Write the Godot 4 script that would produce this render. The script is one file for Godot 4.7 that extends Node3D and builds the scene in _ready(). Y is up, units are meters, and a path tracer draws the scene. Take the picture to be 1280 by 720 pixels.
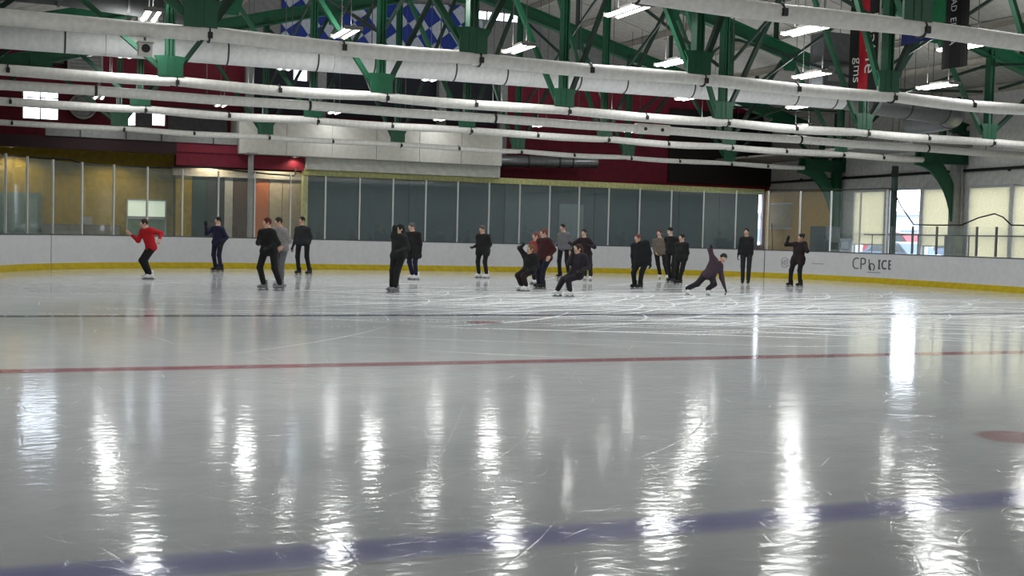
extends Node3D
# An indoor ice rink. x runs across the rink, y up, -z along the rink away from the camera; metres.

const RINK_X := 14.03      # axis of the rink
const END_Z := -42.47      # inside of the far end boards
const NEAR_Z := 17.53
const HALF_W := 15.0
const RADIUS := 8.5
const MID_X := 14.5        # axis of the hall
const SKEW := 0.04         # the roof trusses stand a little askew to the rink
const TRUSS_Z := [-13.6, -19.9, -26.6, -33.4, -40.4]

var rng := RandomNumberGenerator.new()
var taken := {}
var mats := {}
var cache := {}


# ---------------------------------------------------------------- geometry collector
class Geo:
	var v := PackedVector3Array()
	var n := PackedVector3Array()
	var c := PackedColorArray()
	var uv := PackedVector2Array()
	var idx := PackedInt32Array()
	var col := Color.WHITE

	func vert(p: Vector3, nn: Vector3, t := Vector2.ZERO) -> int:
		v.append(p); n.append(nn); c.append(col); uv.append(t)
		return v.size() - 1

	func tri(a: int, b: int, d: int) -> void:   # front faces run clockwise, whatever the order given
		var g := (v[b] - v[a]).cross(v[d] - v[a])
		if g.dot(n[a] + n[b] + n[d]) > 0.0:
			idx.append(a); idx.append(d); idx.append(b)
		else:
			idx.append(a); idx.append(b); idx.append(d)

	func quad(a: Vector3, b: Vector3, d: Vector3, e: Vector3, nn: Vector3) -> void:
		var i := vert(a, nn, Vector2(0, 1))
		vert(b, nn, Vector2(1, 1)); vert(d, nn, Vector2(1, 0)); vert(e, nn, Vector2(0, 0))
		tri(i, i + 1, i + 2); tri(i, i + 2, i + 3)

	func box(ctr: Vector3, size: Vector3, b := Basis()) -> void:
		var h := size * 0.5
		for ax in 3:
			for s in [-1.0, 1.0]:
				var nn: Vector3 = b[ax] * s
				var u: Vector3 = b[(ax + 1) % 3] * h[(ax + 1) % 3]
				var w: Vector3 = b[(ax + 2) % 3] * h[(ax + 2) % 3]
				var o: Vector3 = ctr + nn * h[ax]
				quad(o - u - w, o + u - w, o + u + w, o - u + w, nn)

	func span(lo: Vector3, hi: Vector3) -> void:
		box((lo + hi) * 0.5, hi - lo)

	func bar(a: Vector3, b: Vector3, w: float, h: float, up := Vector3.UP) -> void:   # a straight member from a to b
		var d := (b - a).normalized()
		if absf(d.dot(up)) > 0.98:
			up = Vector3.BACK
		var s := d.cross(up).normalized()
		box((a + b) * 0.5, Vector3(w, h, a.distance_to(b)), Basis(s, s.cross(d), -d))

	func ibeam(a: Vector3, b: Vector3, w: float, h: float, t := 0.04) -> void:   # two flanges and a web
		var d := (b - a).normalized()
		var s := d.cross(Vector3.UP).normalized()
		var u := s.cross(d)
		bar(a + u * (h - t) * 0.5, b + u * (h - t) * 0.5, w, t)
		bar(a - u * (h - t) * 0.5, b - u * (h - t) * 0.5, w, t)
		bar(a, b, t, h)

	func tube(pts: Array, r, seg := 10, caps := true) -> void:
		var base := v.size()
		var m := pts.size()
		var side := Vector3.ZERO
		for i in m:
			var d: Vector3 = (pts[mini(i + 1, m - 1)] - pts[maxi(i - 1, 0)]).normalized()
			if side == Vector3.ZERO:
				side = d.cross(Vector3.UP if absf(d.y) < 0.9 else Vector3.RIGHT).normalized()
			side = (side - d * side.dot(d)).normalized()
			var up := side.cross(d)
			var rr: float = r[i] if r is Array else r
			for k in seg:
				var a := TAU * k / seg
				var nn := side * cos(a) + up * sin(a)
				vert(pts[i] + nn * rr, nn, Vector2(float(k) / seg, i))
		for i in m - 1:
			for k in seg:
				var p := base + i * seg + k
				var q := base + i * seg + (k + 1) % seg
				tri(p, q, q + seg); tri(p, q + seg, p + seg)
		if caps:
			for e in [0, m - 1]:
				var d: Vector3 = (pts[0] - pts[1]).normalized() if e == 0 else (pts[m - 1] - pts[m - 2]).normalized()
				var o := vert(pts[e], d)
				for k in seg:
					vert(v[base + e * seg + k], d)
				for k in seg:
					tri(o, o + 1 + k, o + 1 + (k + 1) % seg)

	func prism(poly: PackedVector2Array, t: Transform3D, depth: float) -> void:   # the outline in t's xy plane, pushed along t's z
		var tris := Geometry2D.triangulate_polygon(poly)
		for s in [0.0, 1.0]:
			var nn: Vector3 = t.basis.z * (s * 2.0 - 1.0)
			var base := v.size()
			for p in poly:
				vert(t * Vector3(p.x, p.y, depth * s), nn, p)
			for i in range(0, tris.size(), 3):
				tri(base + tris[i], base + tris[i + 1], base + tris[i + 2])
		var ccw := not Geometry2D.is_polygon_clockwise(poly)
		for i in poly.size():
			var p := poly[i]
			var q := poly[(i + 1) % poly.size()]
			var e := (q - p).normalized()
			var o := Vector2(e.y, -e.x) if ccw else Vector2(-e.y, e.x)
			quad(t * Vector3(p.x, p.y, 0), t * Vector3(q.x, q.y, 0), t * Vector3(q.x, q.y, depth), t * Vector3(p.x, p.y, depth), t.basis * Vector3(o.x, o.y, 0))

	func lathe(prof: Array, t: Transform3D, seg := 16) -> void:   # prof of Vector2(radius, height) about t's y axis
		for i in prof.size() - 1:
			var p: Vector2 = prof[i]
			var q: Vector2 = prof[i + 1]
			var e := (q - p).normalized()
			var base := v.size()
			for k in seg + 1:
				var a := TAU * k / seg
				var dir := Vector3(cos(a), 0, sin(a))
				var nn := (t.basis * (dir * e.y - Vector3.UP * e.x)).normalized()
				vert(t * (dir * p.x + Vector3.UP * p.y), nn); vert(t * (dir * q.x + Vector3.UP * q.y), nn)
			for k in seg:
				var b := base + k * 2
				tri(b, b + 1, b + 3); tri(b, b + 3, b + 2)

	func add(g: Geo, t: Transform3D) -> void:
		var base := v.size()
		var nb := t.basis.inverse().transposed()
		for i in g.v.size():
			v.append(t * g.v[i]); n.append((nb * g.n[i]).normalized()); c.append(g.c[i]); uv.append(g.uv[i])
		var flip := t.basis.determinant() < 0.0
		for i in range(0, g.idx.size(), 3):
			idx.append(base + g.idx[i])
			idx.append(base + g.idx[i + (2 if flip else 1)])
			idx.append(base + g.idx[i + (1 if flip else 2)])

	func mesh() -> ArrayMesh:
		var a := []
		a.resize(Mesh.ARRAY_MAX)
		a[Mesh.ARRAY_VERTEX] = v; a[Mesh.ARRAY_NORMAL] = n; a[Mesh.ARRAY_COLOR] = c; a[Mesh.ARRAY_TEX_UV] = uv; a[Mesh.ARRAY_INDEX] = idx
		var m := ArrayMesh.new()
		m.add_surface_from_arrays(Mesh.PRIMITIVE_TRIANGLES, a)
		return m


# Distance field of capsules [a, b, ra, rb, colour] and ellipsoids [centre, null, radii, 0, colour], joined with a
# smooth minimum, less the cuts, meshed as surface nets and added to g.
func field(g: Geo, prims: Array, cell: float, k: float, cuts := [], floor_y := -1e9) -> void:
	var lo := Vector3.INF
	var hi := -Vector3.INF
	var pad := Vector3.ONE * (cell * 2.5 + k * 0.3)
	for p in prims:
		if p[1] == null:
			lo = lo.min(p[0] - p[2] - pad); hi = hi.max(p[0] + p[2] + pad)
		else:
			var r: Vector3 = Vector3.ONE * maxf(p[2], p[3]) + pad
			lo = lo.min(p[0] - r).min(p[1] - r); hi = hi.max(p[0] + r).max(p[1] + r)
	var nx := int((hi.x - lo.x) / cell) + 2
	var ny := int((hi.y - lo.y) / cell) + 2
	var nz := int((hi.z - lo.z) / cell) + 2
	var sx := ny * nz
	var val := PackedFloat32Array(); val.resize(nx * sx); val.fill(9.0)
	var raw := PackedFloat32Array(); raw.resize(nx * sx); raw.fill(9.0)
	var who := PackedByteArray(); who.resize(nx * sx)
	for pi in prims.size():
		var p: Array = prims[pi]
		var ell: bool = p[1] == null
		var a: Vector3 = p[0]
		var b: Vector3 = a if ell else p[1]
		var re: Vector3 = p[2] if ell else Vector3.ONE * maxf(p[2], p[3])
		var rmin := minf(re.x, minf(re.y, re.z))
		var ra: float = rmin if ell else p[2]
		var rb: float = rmin if ell else p[3]
		var inv := Vector3.ONE / re
		var ab := b - a
		var il := 1.0 / maxf(ab.length_squared(), 1e-9)
		var m0 := ((a.min(b) - re - pad - lo) / cell).max(Vector3.ZERO)
		var m1 := ((a.max(b) + re + pad - lo) / cell)
		for ix in range(int(m0.x), mini(int(m1.x) + 2, nx)):
			for iy in range(int(m0.y), mini(int(m1.y) + 2, ny)):
				var q := Vector3(lo.x + ix * cell, lo.y + iy * cell, 0)
				var i0 := ix * sx + iy * nz
				for iz in range(int(m0.z), mini(int(m1.z) + 2, nz)):
					q.z = lo.z + iz * cell
					var d: float
					if ell:
						var e := (q - a) * inv
						var l1 := e.length()
						d = l1 * (l1 - 1.0) / maxf((e * inv).length(), 1e-6)
					else:
						var t := clampf((q - a).dot(ab) * il, 0.0, 1.0)
						d = q.distance_to(a + ab * t) - ra - (rb - ra) * t
					var i := i0 + iz
					if d < raw[i]:
						raw[i] = d; who[i] = pi
					var o := val[i]
					var h := k - absf(o - d)
					val[i] = minf(o, d) - (h * h / (4.0 * k) if h > 0.0 else 0.0)
	for p in cuts:
		var a: Vector3 = p[0]
		var re: Vector3 = p[1]
		var inv := Vector3.ONE / re
		for ix in nx:
			for iy in ny:
				for iz in nz:
					var i := ix * sx + iy * nz + iz
					if val[i] < cell * 3.0:
						var e := (Vector3(lo.x + ix * cell, lo.y + iy * cell, lo.z + iz * cell) - a) * inv
						var l1 := e.length()
						val[i] = maxf(val[i], -l1 * (l1 - 1.0) / maxf((e * inv).length(), 1e-6))
	if floor_y > -1e8:
		for ix in nx:
			for iy in ny:
				var dy := floor_y - (lo.y + iy * cell)
				for iz in nz:
					var i := ix * sx + iy * nz + iz
					val[i] = maxf(val[i], dy)
	var cells := PackedInt32Array(); cells.resize(nx * sx); cells.fill(-1)
	var off := [0, 1, nz, nz + 1, sx, sx + 1, sx + nz, sx + nz + 1]
	var far := cell * 1.9
	for ix in nx - 1:
		for iy in ny - 1:
			for iz in nz - 1:
				var i := ix * sx + iy * nz + iz
				var f0 := val[i]
				if f0 > far or f0 < -far:
					continue
				var f1 := val[i + 1]
				var f2 := val[i + nz]
				var f3 := val[i + nz + 1]
				var f4 := val[i + sx]
				var f5 := val[i + sx + 1]
				var f6 := val[i + sx + nz]
				var f7 := val[i + sx + nz + 1]
				var neg := int(f0 < 0) + int(f1 < 0) + int(f2 < 0) + int(f3 < 0) + int(f4 < 0) + int(f5 < 0) + int(f6 < 0) + int(f7 < 0)
				if neg == 0 or neg == 8:
					continue
				var f := [f0, f1, f2, f3, f4, f5, f6, f7]
				var s := Vector3.ZERO
				var cnt := 0.0
				for e in [[0, 1], [2, 3], [4, 5], [6, 7], [0, 2], [1, 3], [4, 6], [5, 7], [0, 4], [1, 5], [2, 6], [3, 7]]:
					var fa: float = f[e[0]]
					var fb: float = f[e[1]]
					if (fa < 0) != (fb < 0):
						var t := fa / (fa - fb)
						var pa := Vector3(e[0] >> 2, (e[0] >> 1) & 1, e[0] & 1)
						var pb := Vector3(e[1] >> 2, (e[1] >> 1) & 1, e[1] & 1)
						s += pa.lerp(pb, t); cnt += 1.0
				s /= cnt
				var nn := Vector3(f4 + f5 + f6 + f7 - f0 - f1 - f2 - f3, f2 + f3 + f6 + f7 - f0 - f1 - f4 - f5, f1 + f3 + f5 + f7 - f0 - f2 - f4 - f6)
				g.col = prims[who[i]][4]
				cells[i] = g.vert(lo + (Vector3(ix, iy, iz) + s) * cell, nn.normalized())
	for ix in range(1, nx - 1):
		for iy in range(1, ny - 1):
			for iz in range(1, nz - 1):
				var i := ix * sx + iy * nz + iz
				if cells[i] < 0:
					continue
				var neg := val[i] < 0
				for ax in 3:
					if neg == (val[i + (sx if ax == 0 else nz if ax == 1 else 1)] < 0):
						continue
					var du := nz if ax == 0 else 1 if ax == 1 else sx
					var dw := 1 if ax == 0 else sx if ax == 1 else nz
					var p := cells[i]
					var q := cells[i - du]
					var r := cells[i - du - dw]
					var t := cells[i - dw]
					if q >= 0 and r >= 0 and t >= 0:
						g.tri(p, q, r); g.tri(p, r, t)
	g.col = Color.WHITE


# ---------------------------------------------------------------- nodes
func numbered(called: String) -> String:
	taken[called] = taken.get(called, -1) + 1
	return called if taken[called] == 0 else "%s_%03d" % [called, taken[called]]


func tag(o: Node3D, label: String, category: String, group := "") -> Node3D:
	o.set_meta("label", label); o.set_meta("category", category)
	if group:
		o.set_meta("group", group)
	return o


func thing(called: String, label: String, category: String, at := Vector3.ZERO, turn := 0.0, group := "") -> Node3D:
	var o := Node3D.new()
	o.name = numbered(called)
	o.position = at; o.rotation.y = turn
	add_child(o)
	return tag(o, label, category, group)


func part(called: String, shape, m: Material, parent: Node3D, at := Vector3.ZERO) -> MeshInstance3D:
	var o := MeshInstance3D.new()
	o.name = called
	o.mesh = shape.mesh() if shape is Geo else shape
	o.material_override = m
	o.position = at
	parent.add_child(o, true)
	return o


func solo(called: String, shape, m: Material, label: String, category: String, group := "") -> MeshInstance3D:
	var o := part(numbered(called), shape, m, self)
	tag(o, label, category, group)
	return o


func struct(called: String, shape, m: Material, parent: Node3D = null) -> MeshInstance3D:
	var o := part(called if parent else numbered(called), shape, m, parent if parent else self)
	o.set_meta("kind", "structure")
	return o


# ---------------------------------------------------------------- materials
func paint(called: String, srgb: Color, rough := 0.6, metal := 0.0, fleck := 0.12, scale := 0.8) -> StandardMaterial3D:
	if mats.has(called):
		return mats[called]
	var m := StandardMaterial3D.new()
	m.resource_name = called
	m.albedo_color = srgb; m.roughness = rough; m.metallic = metal
	if fleck > 0.0:   # uneven tone and a little relief, from computed noise
		var key := "fleck%.2f" % fleck
		if not cache.has(key):
			var f := FastNoiseLite.new()
			f.seed = 7; f.frequency = 0.02; f.fractal_octaves = 4
			var t := NoiseTexture2D.new()
			t.width = 256; t.height = 256; t.seamless = true; t.noise = f
			var ramp := Gradient.new()
			ramp.set_color(0, Color(1.0 - fleck, 1.0 - fleck, 1.0 - fleck)); ramp.set_color(1, Color.WHITE)
			t.color_ramp = ramp
			cache[key] = t
		m.albedo_texture = cache[key]
		m.uv1_triplanar = true; m.uv1_world_triplanar = true
		m.uv1_scale = Vector3.ONE * scale
	mats[called] = m
	return m


func glow(called: String, c: Color, energy: float) -> StandardMaterial3D:
	if mats.has(called):
		return mats[called]
	var m := StandardMaterial3D.new()
	m.resource_name = called
	m.albedo_color = Color(0.9, 0.9, 0.9); m.emission_enabled = true; m.emission = c; m.emission_energy_multiplier = energy
	mats[called] = m
	return m


func cloth(called: String, c: Color) -> StandardMaterial3D:
	var m := paint("cloth_" + called, c, 0.85, 0.0, 0.25, 3.0)
	m.rim_enabled = true; m.rim = 0.12
	return m


func glass(called: String, tint: Color, alpha: float) -> StandardMaterial3D:
	if mats.has(called):
		return mats[called]
	var m := StandardMaterial3D.new()
	m.resource_name = called
	m.albedo_color = Color(tint, alpha); m.roughness = 0.03; m.metallic_specular = 0.5
	m.transparency = BaseMaterial3D.TRANSPARENCY_ALPHA
	mats[called] = m
	return m


# ---------------------------------------------------------------- the scene
func _ready() -> void:
	rng.seed = 20240117
	camera_and_light()
	ice()
	hall()
	boards_and_glass()
	far_end()
	window_side()
	trusses()
	pipes_and_ducts()
	lamps()
	banners()
	outdoors()
	people()


func camera_and_light() -> void:
	var cam := Camera3D.new()
	cam.name = "camera"
	var yaw := 0.3926      # the lens looks a little to the right of the rink's length, slightly down, held a touch off level
	var pitch := 0.045
	var roll := 0.0252
	var f := Vector3(sin(yaw) * cos(pitch), -sin(pitch), -cos(yaw) * cos(pitch))
	var r := Vector3(cos(yaw), 0, sin(yaw))
	var u := r.cross(f)
	cam.transform = Transform3D(Basis(r * cos(roll) + u * sin(roll), u * cos(roll) - r * sin(roll), -f), Vector3(0, 1.45, 0))
	cam.fov = rad_to_deg(2.0 * atan(360.0 / 1489.3))
	cam.near = 0.1; cam.far = 400.0
	cam.current = true
	add_child(cam)
	var env := Environment.new()
	env.background_mode = Environment.BG_SKY
	var sky := Sky.new()
	var sm := ProceduralSkyMaterial.new()   # pale overcast
	sm.sky_top_color = Color(0.80, 0.86, 0.93); sm.sky_horizon_color = Color(0.93, 0.96, 1.0)
	sm.ground_bottom_color = Color(0.5, 0.5, 0.52); sm.ground_horizon_color = Color(0.85, 0.88, 0.92)
	sm.sky_energy_multiplier = 2.7; sm.ground_energy_multiplier = 1.4
	sky.sky_material = sm
	env.sky = sky
	env.tonemap_mode = Environment.TONE_MAPPER_LINEAR
	env.tonemap_exposure = 1.0
	env.sdfgi_enabled = true; env.ssao_enabled = true; env.ssil_enabled = true
	var we := WorldEnvironment.new()
	we.name = "environment"
	we.environment = env
	add_child(we)


const ICE_TONE := Color(0.79, 0.80, 0.81)
const ICE_RELIEF := 0.42
const ICE_COAT := 0.0
const NEAR_ICE := -12.4
const NEAR_ROUGH := 0.10
const LAMP_POWER := 6.0
const LAMP_UP := 3.8
const LAMP_GLOW := 14.0
const LOUNGE_POWER := 3.5

# ---------------------------------------------------------------- ice sheet
func ice_maps() -> Array:
	var n := 2048
	var im := Image.create(n, n, false, Image.FORMAT_RGBA8)
	im.fill(ICE_TONE)
	var ro := Image.create(n, n, false, Image.FORMAT_RGBA8)
	ro.fill(Color(0.10, 0.10, 0.10))
	var hi := Image.create(n, n, false, Image.FORMAT_RGBA8)
	hi.fill(Color(0.5, 0.5, 0.5))
	for layer in 3:   # broad damp and frosty patches, then fine grain
		var f := FastNoiseLite.new()
		f.seed = 11 + layer; f.frequency = [0.008, 0.03, 0.12][layer]; f.fractal_octaves = 3
		var src := f.get_image(512, 512).get_data()
		var a := PackedByteArray(); a.resize(512 * 512 * 4)
		var h := PackedByteArray(); h.resize(512 * 512 * 4)
		for i in 512 * 512:
			var t := src[i] / 255.0
			var lift := t > 0.5
			var w := 255 if lift else 120
			a[i * 4] = w; a[i * 4 + 1] = w; a[i * 4 + 2] = w
			a[i * 4 + 3] = int(absf(t - 0.5) * [70.0, 50.0, 30.0][layer])
			h[i * 4] = 255 if lift else 0; h[i * 4 + 1] = h[i * 4]; h[i * 4 + 2] = h[i * 4]
			h[i * 4 + 3] = int(absf(t - 0.5) * [0.0, 60.0, 160.0][layer])
		var ov := Image.create_from_data(512, 512, false, Image.FORMAT_RGBA8, a)
		ov.resize(n, n, Image.INTERPOLATE_CUBIC)
		im.blend_rect(ov, Rect2i(0, 0, n, n), Vector2i.ZERO)
		var oh := Image.create_from_data(512, 512, false, Image.FORMAT_RGBA8, h)
		oh.resize(n, n, Image.INTERPOLATE_CUBIC)
		hi.blend_rect(oh, Rect2i(0, 0, n, n), Vector2i.ZERO)
	# blade tracks: long curves, thick in the far half where the skaters turn
	for k in 1500:
		var dense := k < 900
		var p: Vector2
		if dense:
			p = Vector2(rng.randfn(12.5, 4.5), rng.randfn(-22.5, 4.0))
		else:
			p = Vector2(rng.randf_range(-0.5, 28.5), rng.randf_range(-42.0, -3.0))
		var a := rng.randf_range(-0.7, 0.7) if dense else rng.randf_range(-PI, PI)
		var bend := rng.randfn(0.0, 0.12)
		var long := rng.randf_range(1.5, 7.0) if dense else rng.randf_range(0.15, 2.2)
		var strong := rng.randf_range(0.35, 1.0) if dense else rng.randf_range(0.08, 0.4)
		var wide := rng.randi_range(2, 7) if dense and rng.randf() < 0.6 else 1
		if dense and (absf(p.x - 12.5) > 8.0 or p.y > -15.0):
			strong *= 0.3
		var steps := int(long / 0.014)
		for i in steps:
			p += Vector2(cos(a), sin(a)) * 0.014
			a += bend * 0.014
			var fade := strong * sin(PI * (i + 0.5) / steps) * rng.randf_range(0.5, 1.0)
			var x := int((p.x + 1.0) / 30.0 * n)
			var y := int((p.y + 42.5) / 40.0 * n)
			for w in wide:
				if x >= 0 and x < n and y + w >= 0 and y + w < n:
					im.set_pixel(x, y + w, im.get_pixel(x, y + w).lerp(Color(0.96, 0.97, 0.98), fade))
					ro.set_pixel(x, y + w, ro.get_pixel(x, y + w).lerp(Color(0.55, 0.55, 0.55), fade))
					hi.set_pixel(x, y + w, hi.get_pixel(x, y + w).lerp(Color(0.1, 0.1, 0.1), fade))
	# scraped snow where edges bit hard
	for k in 260:
		var c := Vector2(rng.randfn(12.5, 5.0), rng.randfn(-24.0, 4.5))
		var a := rng.randf_range(-0.5, 0.5)
		for i in rng.randi_range(30, 160):
			var q := c + Vector2(rng.randfn(0, 0.5), rng.randfn(0, 0.06)).rotated(a)
			var x := int((q.x + 1.0) / 30.0 * n)
			var y := int((q.y + 42.5) / 40.0 * n)
			if x >= 0 and x < n and y >= 0 and y < n:
				im.set_pixel(x, y, im.get_pixel(x, y).lerp(Color(0.97, 0.98, 0.99), 0.5))
				ro.set_pixel(x, y, Color(0.6, 0.6, 0.6))
	return [ImageTexture.create_from_image(im), ImageTexture.create_from_image(ro), ImageTexture.create_from_image(hi)]


func near_uv(x: float, z: float) -> Vector2:
	return Vector2((x + 1.0) / 16.0, (z + 12.5) / 10.0)


func far_uv(x: float, z: float) -> Vector2:
	return Vector2((x + 1.0) / 30.0, (z + 42.5) / 40.0)


func near_maps() -> Array:   # the same sheet at a finer grain: 8 mm by 5 mm a texel
	var n := 2048
	var im := Image.create(n, n, false, Image.FORMAT_RGBA8)
	im.fill(ICE_TONE)
	var ro := Image.create(n, n, false, Image.FORMAT_RGBA8)
	ro.fill(Color(NEAR_ROUGH, NEAR_ROUGH, NEAR_ROUGH))
	var hi := Image.create(n, n, false, Image.FORMAT_RGBA8)
	hi.fill(Color(0.5, 0.5, 0.5))
	for layer in 3:
		var f := FastNoiseLite.new()
		f.seed = 31 + layer; f.frequency = [0.01, 0.05, 0.16][layer]; f.fractal_octaves = 2
		var src := f.get_image(512, 512).get_data()
		var a := PackedByteArray(); a.resize(512 * 512 * 4)
		var h := PackedByteArray(); h.resize(512 * 512 * 4)
		for i in 512 * 512:
			var t := src[i] / 255.0
			var w := 255 if t > 0.5 else 120
			a[i * 4] = w; a[i * 4 + 1] = w; a[i * 4 + 2] = w
			a[i * 4 + 3] = int(absf(t - 0.5) * [50.0, 30.0, 16.0][layer])
			h[i * 4] = 255 if t > 0.5 else 0
			h[i * 4 + 1] = h[i * 4]; h[i * 4 + 2] = h[i * 4]
			h[i * 4 + 3] = int(absf(t - 0.5) * [60.0, 110.0, 150.0][layer])
		for o in [[a, im], [h, hi]]:
			var ov := Image.create_from_data(512, 512, false, Image.FORMAT_RGBA8, o[0])
			ov.resize(n, n, Image.INTERPOLATE_CUBIC)
			o[1].blend_rect(ov, Rect2i(0, 0, n, n), Vector2i.ZERO)
	for k in 2600:
		var p := Vector2(rng.randf_range(-1.0, 15.0), rng.randf_range(-12.5, -2.5))
		var big := k < 160
		var a := rng.randfn(0.0, 0.5) if big else rng.randf_range(-PI, PI)
		var bend := rng.randfn(0.0, 0.2 if big else 1.2)
		var long := rng.randf_range(1.0, 5.0) if big else rng.randf_range(0.06, 0.5)
		var strong := rng.randf_range(0.05, 0.30) if big else rng.randf_range(0.1, 0.7) * rng.randf()
		var steps := int(long / 0.006)
		for i in steps:
			p += Vector2(cos(a), sin(a)) * 0.006
			a += bend * 0.006
			var fade := strong * sin(PI * (i + 0.5) / steps)
			var x := int((p.x + 1.0) / 16.0 * n)
			var y := int((p.y + 12.5) / 10.0 * n)
			if x >= 0 and x < n and y >= 0 and y < n:
				im.set_pixel(x, y, im.get_pixel(x, y).lerp(Color(0.97, 0.98, 0.99), fade))
				ro.set_pixel(x, y, ro.get_pixel(x, y).lerp(Color(0.5, 0.5, 0.5), fade))
				hi.set_pixel(x, y, hi.get_pixel(x, y).lerp(Color(0.0, 0.0, 0.0), fade))
	return [ImageTexture.create_from_image(im), ImageTexture.create_from_image(ro), ImageTexture.create_from_image(hi)]


func ice_material(called: String, c: Color, maps: Array) -> StandardMaterial3D:
	var m := StandardMaterial3D.new()
	m.resource_name = called
	m.albedo_color = c
	m.albedo_texture = maps[0]; m.vertex_color_use_as_albedo = true
	m.roughness = 1.0; m.roughness_texture = maps[1]
	m.metallic_specular = 0.24
	m.heightmap_enabled = true; m.heightmap_texture = maps[2]; m.heightmap_scale = ICE_RELIEF
	m.clearcoat_enabled = ICE_COAT > 0.0; m.clearcoat = ICE_COAT; m.clearcoat_roughness = 0.05
	return m


func ice_patch(poly: PackedVector2Array, y: float) -> Geo:   # flat on the ice, with the sheet's own mapping
	var g := Geo.new()
	var mid := Vector2.ZERO
	for p in poly:
		mid += p / poly.size()
	var at := func(p: Vector2): return Vector2((p.x + 1.0) / 30.0, (p.y + 42.5) / 40.0)
	var o := g.vert(Vector3(mid.x, y, mid.y), Vector3.UP, at.call(mid))
	for p in poly:
		g.vert(Vector3(p.x, y, p.y), Vector3.UP, at.call(p))
	for i in poly.size():
		g.tri(o, o + 1 + i, o + 1 + (i + 1) % poly.size())
	return g


func edge(s: float) -> Array:   # a point of the boards' inner face, s metres along from the middle of the far end; and the way out
	var a := absf(s)
	var w := HALF_W - RADIUS
	var q := RADIUS * PI / 2.0
	var l := NEAR_Z - END_Z - 2.0 * RADIUS
	var p: Vector2
	var o: Vector2
	if a < w:
		p = Vector2(a, END_Z); o = Vector2(0, -1)
	elif a < w + q:
		var t := (a - w) / RADIUS
		o = Vector2(sin(t), -cos(t)); p = Vector2(w, END_Z + RADIUS) + o * RADIUS
	elif a < w + q + l:
		p = Vector2(HALF_W, END_Z + RADIUS + a - w - q); o = Vector2(1, 0)
	elif a < w + q + l + q:
		var t := (a - w - q - l) / RADIUS
		o = Vector2(cos(t), sin(t)); p = Vector2(w, NEAR_Z - RADIUS) + o * RADIUS
	else:
		p = Vector2(maxf(w - (a - w - q - l - q), 0.0), NEAR_Z); o = Vector2(0, 1)
	var k := signf(s) if s != 0.0 else 1.0
	return [Vector3(RINK_X + k * p.x, 0, p.y), Vector3(k * o.x, 0, o.y)]


func sweep(g: Geo, s0: float, s1: float, prof: Array) -> void:   # prof: Vector2(outward, up), a closed outline
	var steps := maxi(1, int((s1 - s0) / 0.7))
	var mid := Vector2.ZERO
	for p in prof:
		mid += p / prof.size()
	for j in prof.size():
		var p: Vector2 = prof[j]
		var q: Vector2 = prof[(j + 1) % prof.size()]
		var e := (q - p).normalized()
		var m := Vector2(e.y, -e.x)
		if m.dot((p + q) * 0.5 - mid) < 0:
			m = -m
		var base := g.v.size()
		for i in steps + 1:
			var d := edge(lerpf(s0, s1, float(i) / steps))
			var nn: Vector3 = d[1] * m.x + Vector3.UP * m.y
			g.vert(d[0] + d[1] * p.x + Vector3.UP * p.y, nn); g.vert(d[0] + d[1] * q.x + Vector3.UP * q.y, nn)
		for i in steps:
			var b := base + i * 2
			g.tri(b, b + 1, b + 3); g.tri(b, b + 3, b + 2)
	for s in [s0, s1]:   # end faces
		var d := edge(s)
		var d2 := edge(s + (0.1 if s == s0 else -0.1))
		var nn: Vector3 = (d[0] - d2[0]).normalized()
		var o := g.v.size()
		for p in prof:
			g.vert(d[0] + d[1] * p.x + Vector3.UP * p.y, nn)
		for i in range(1, prof.size() - 1):
			g.tri(o, o + i, o + i + 1)


func rect(o0: float, o1: float, y0: float, y1: float) -> Array:
	return [Vector2(o0, y0), Vector2(o1, y0), Vector2(o1, y1), Vector2(o0, y1)]


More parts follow.
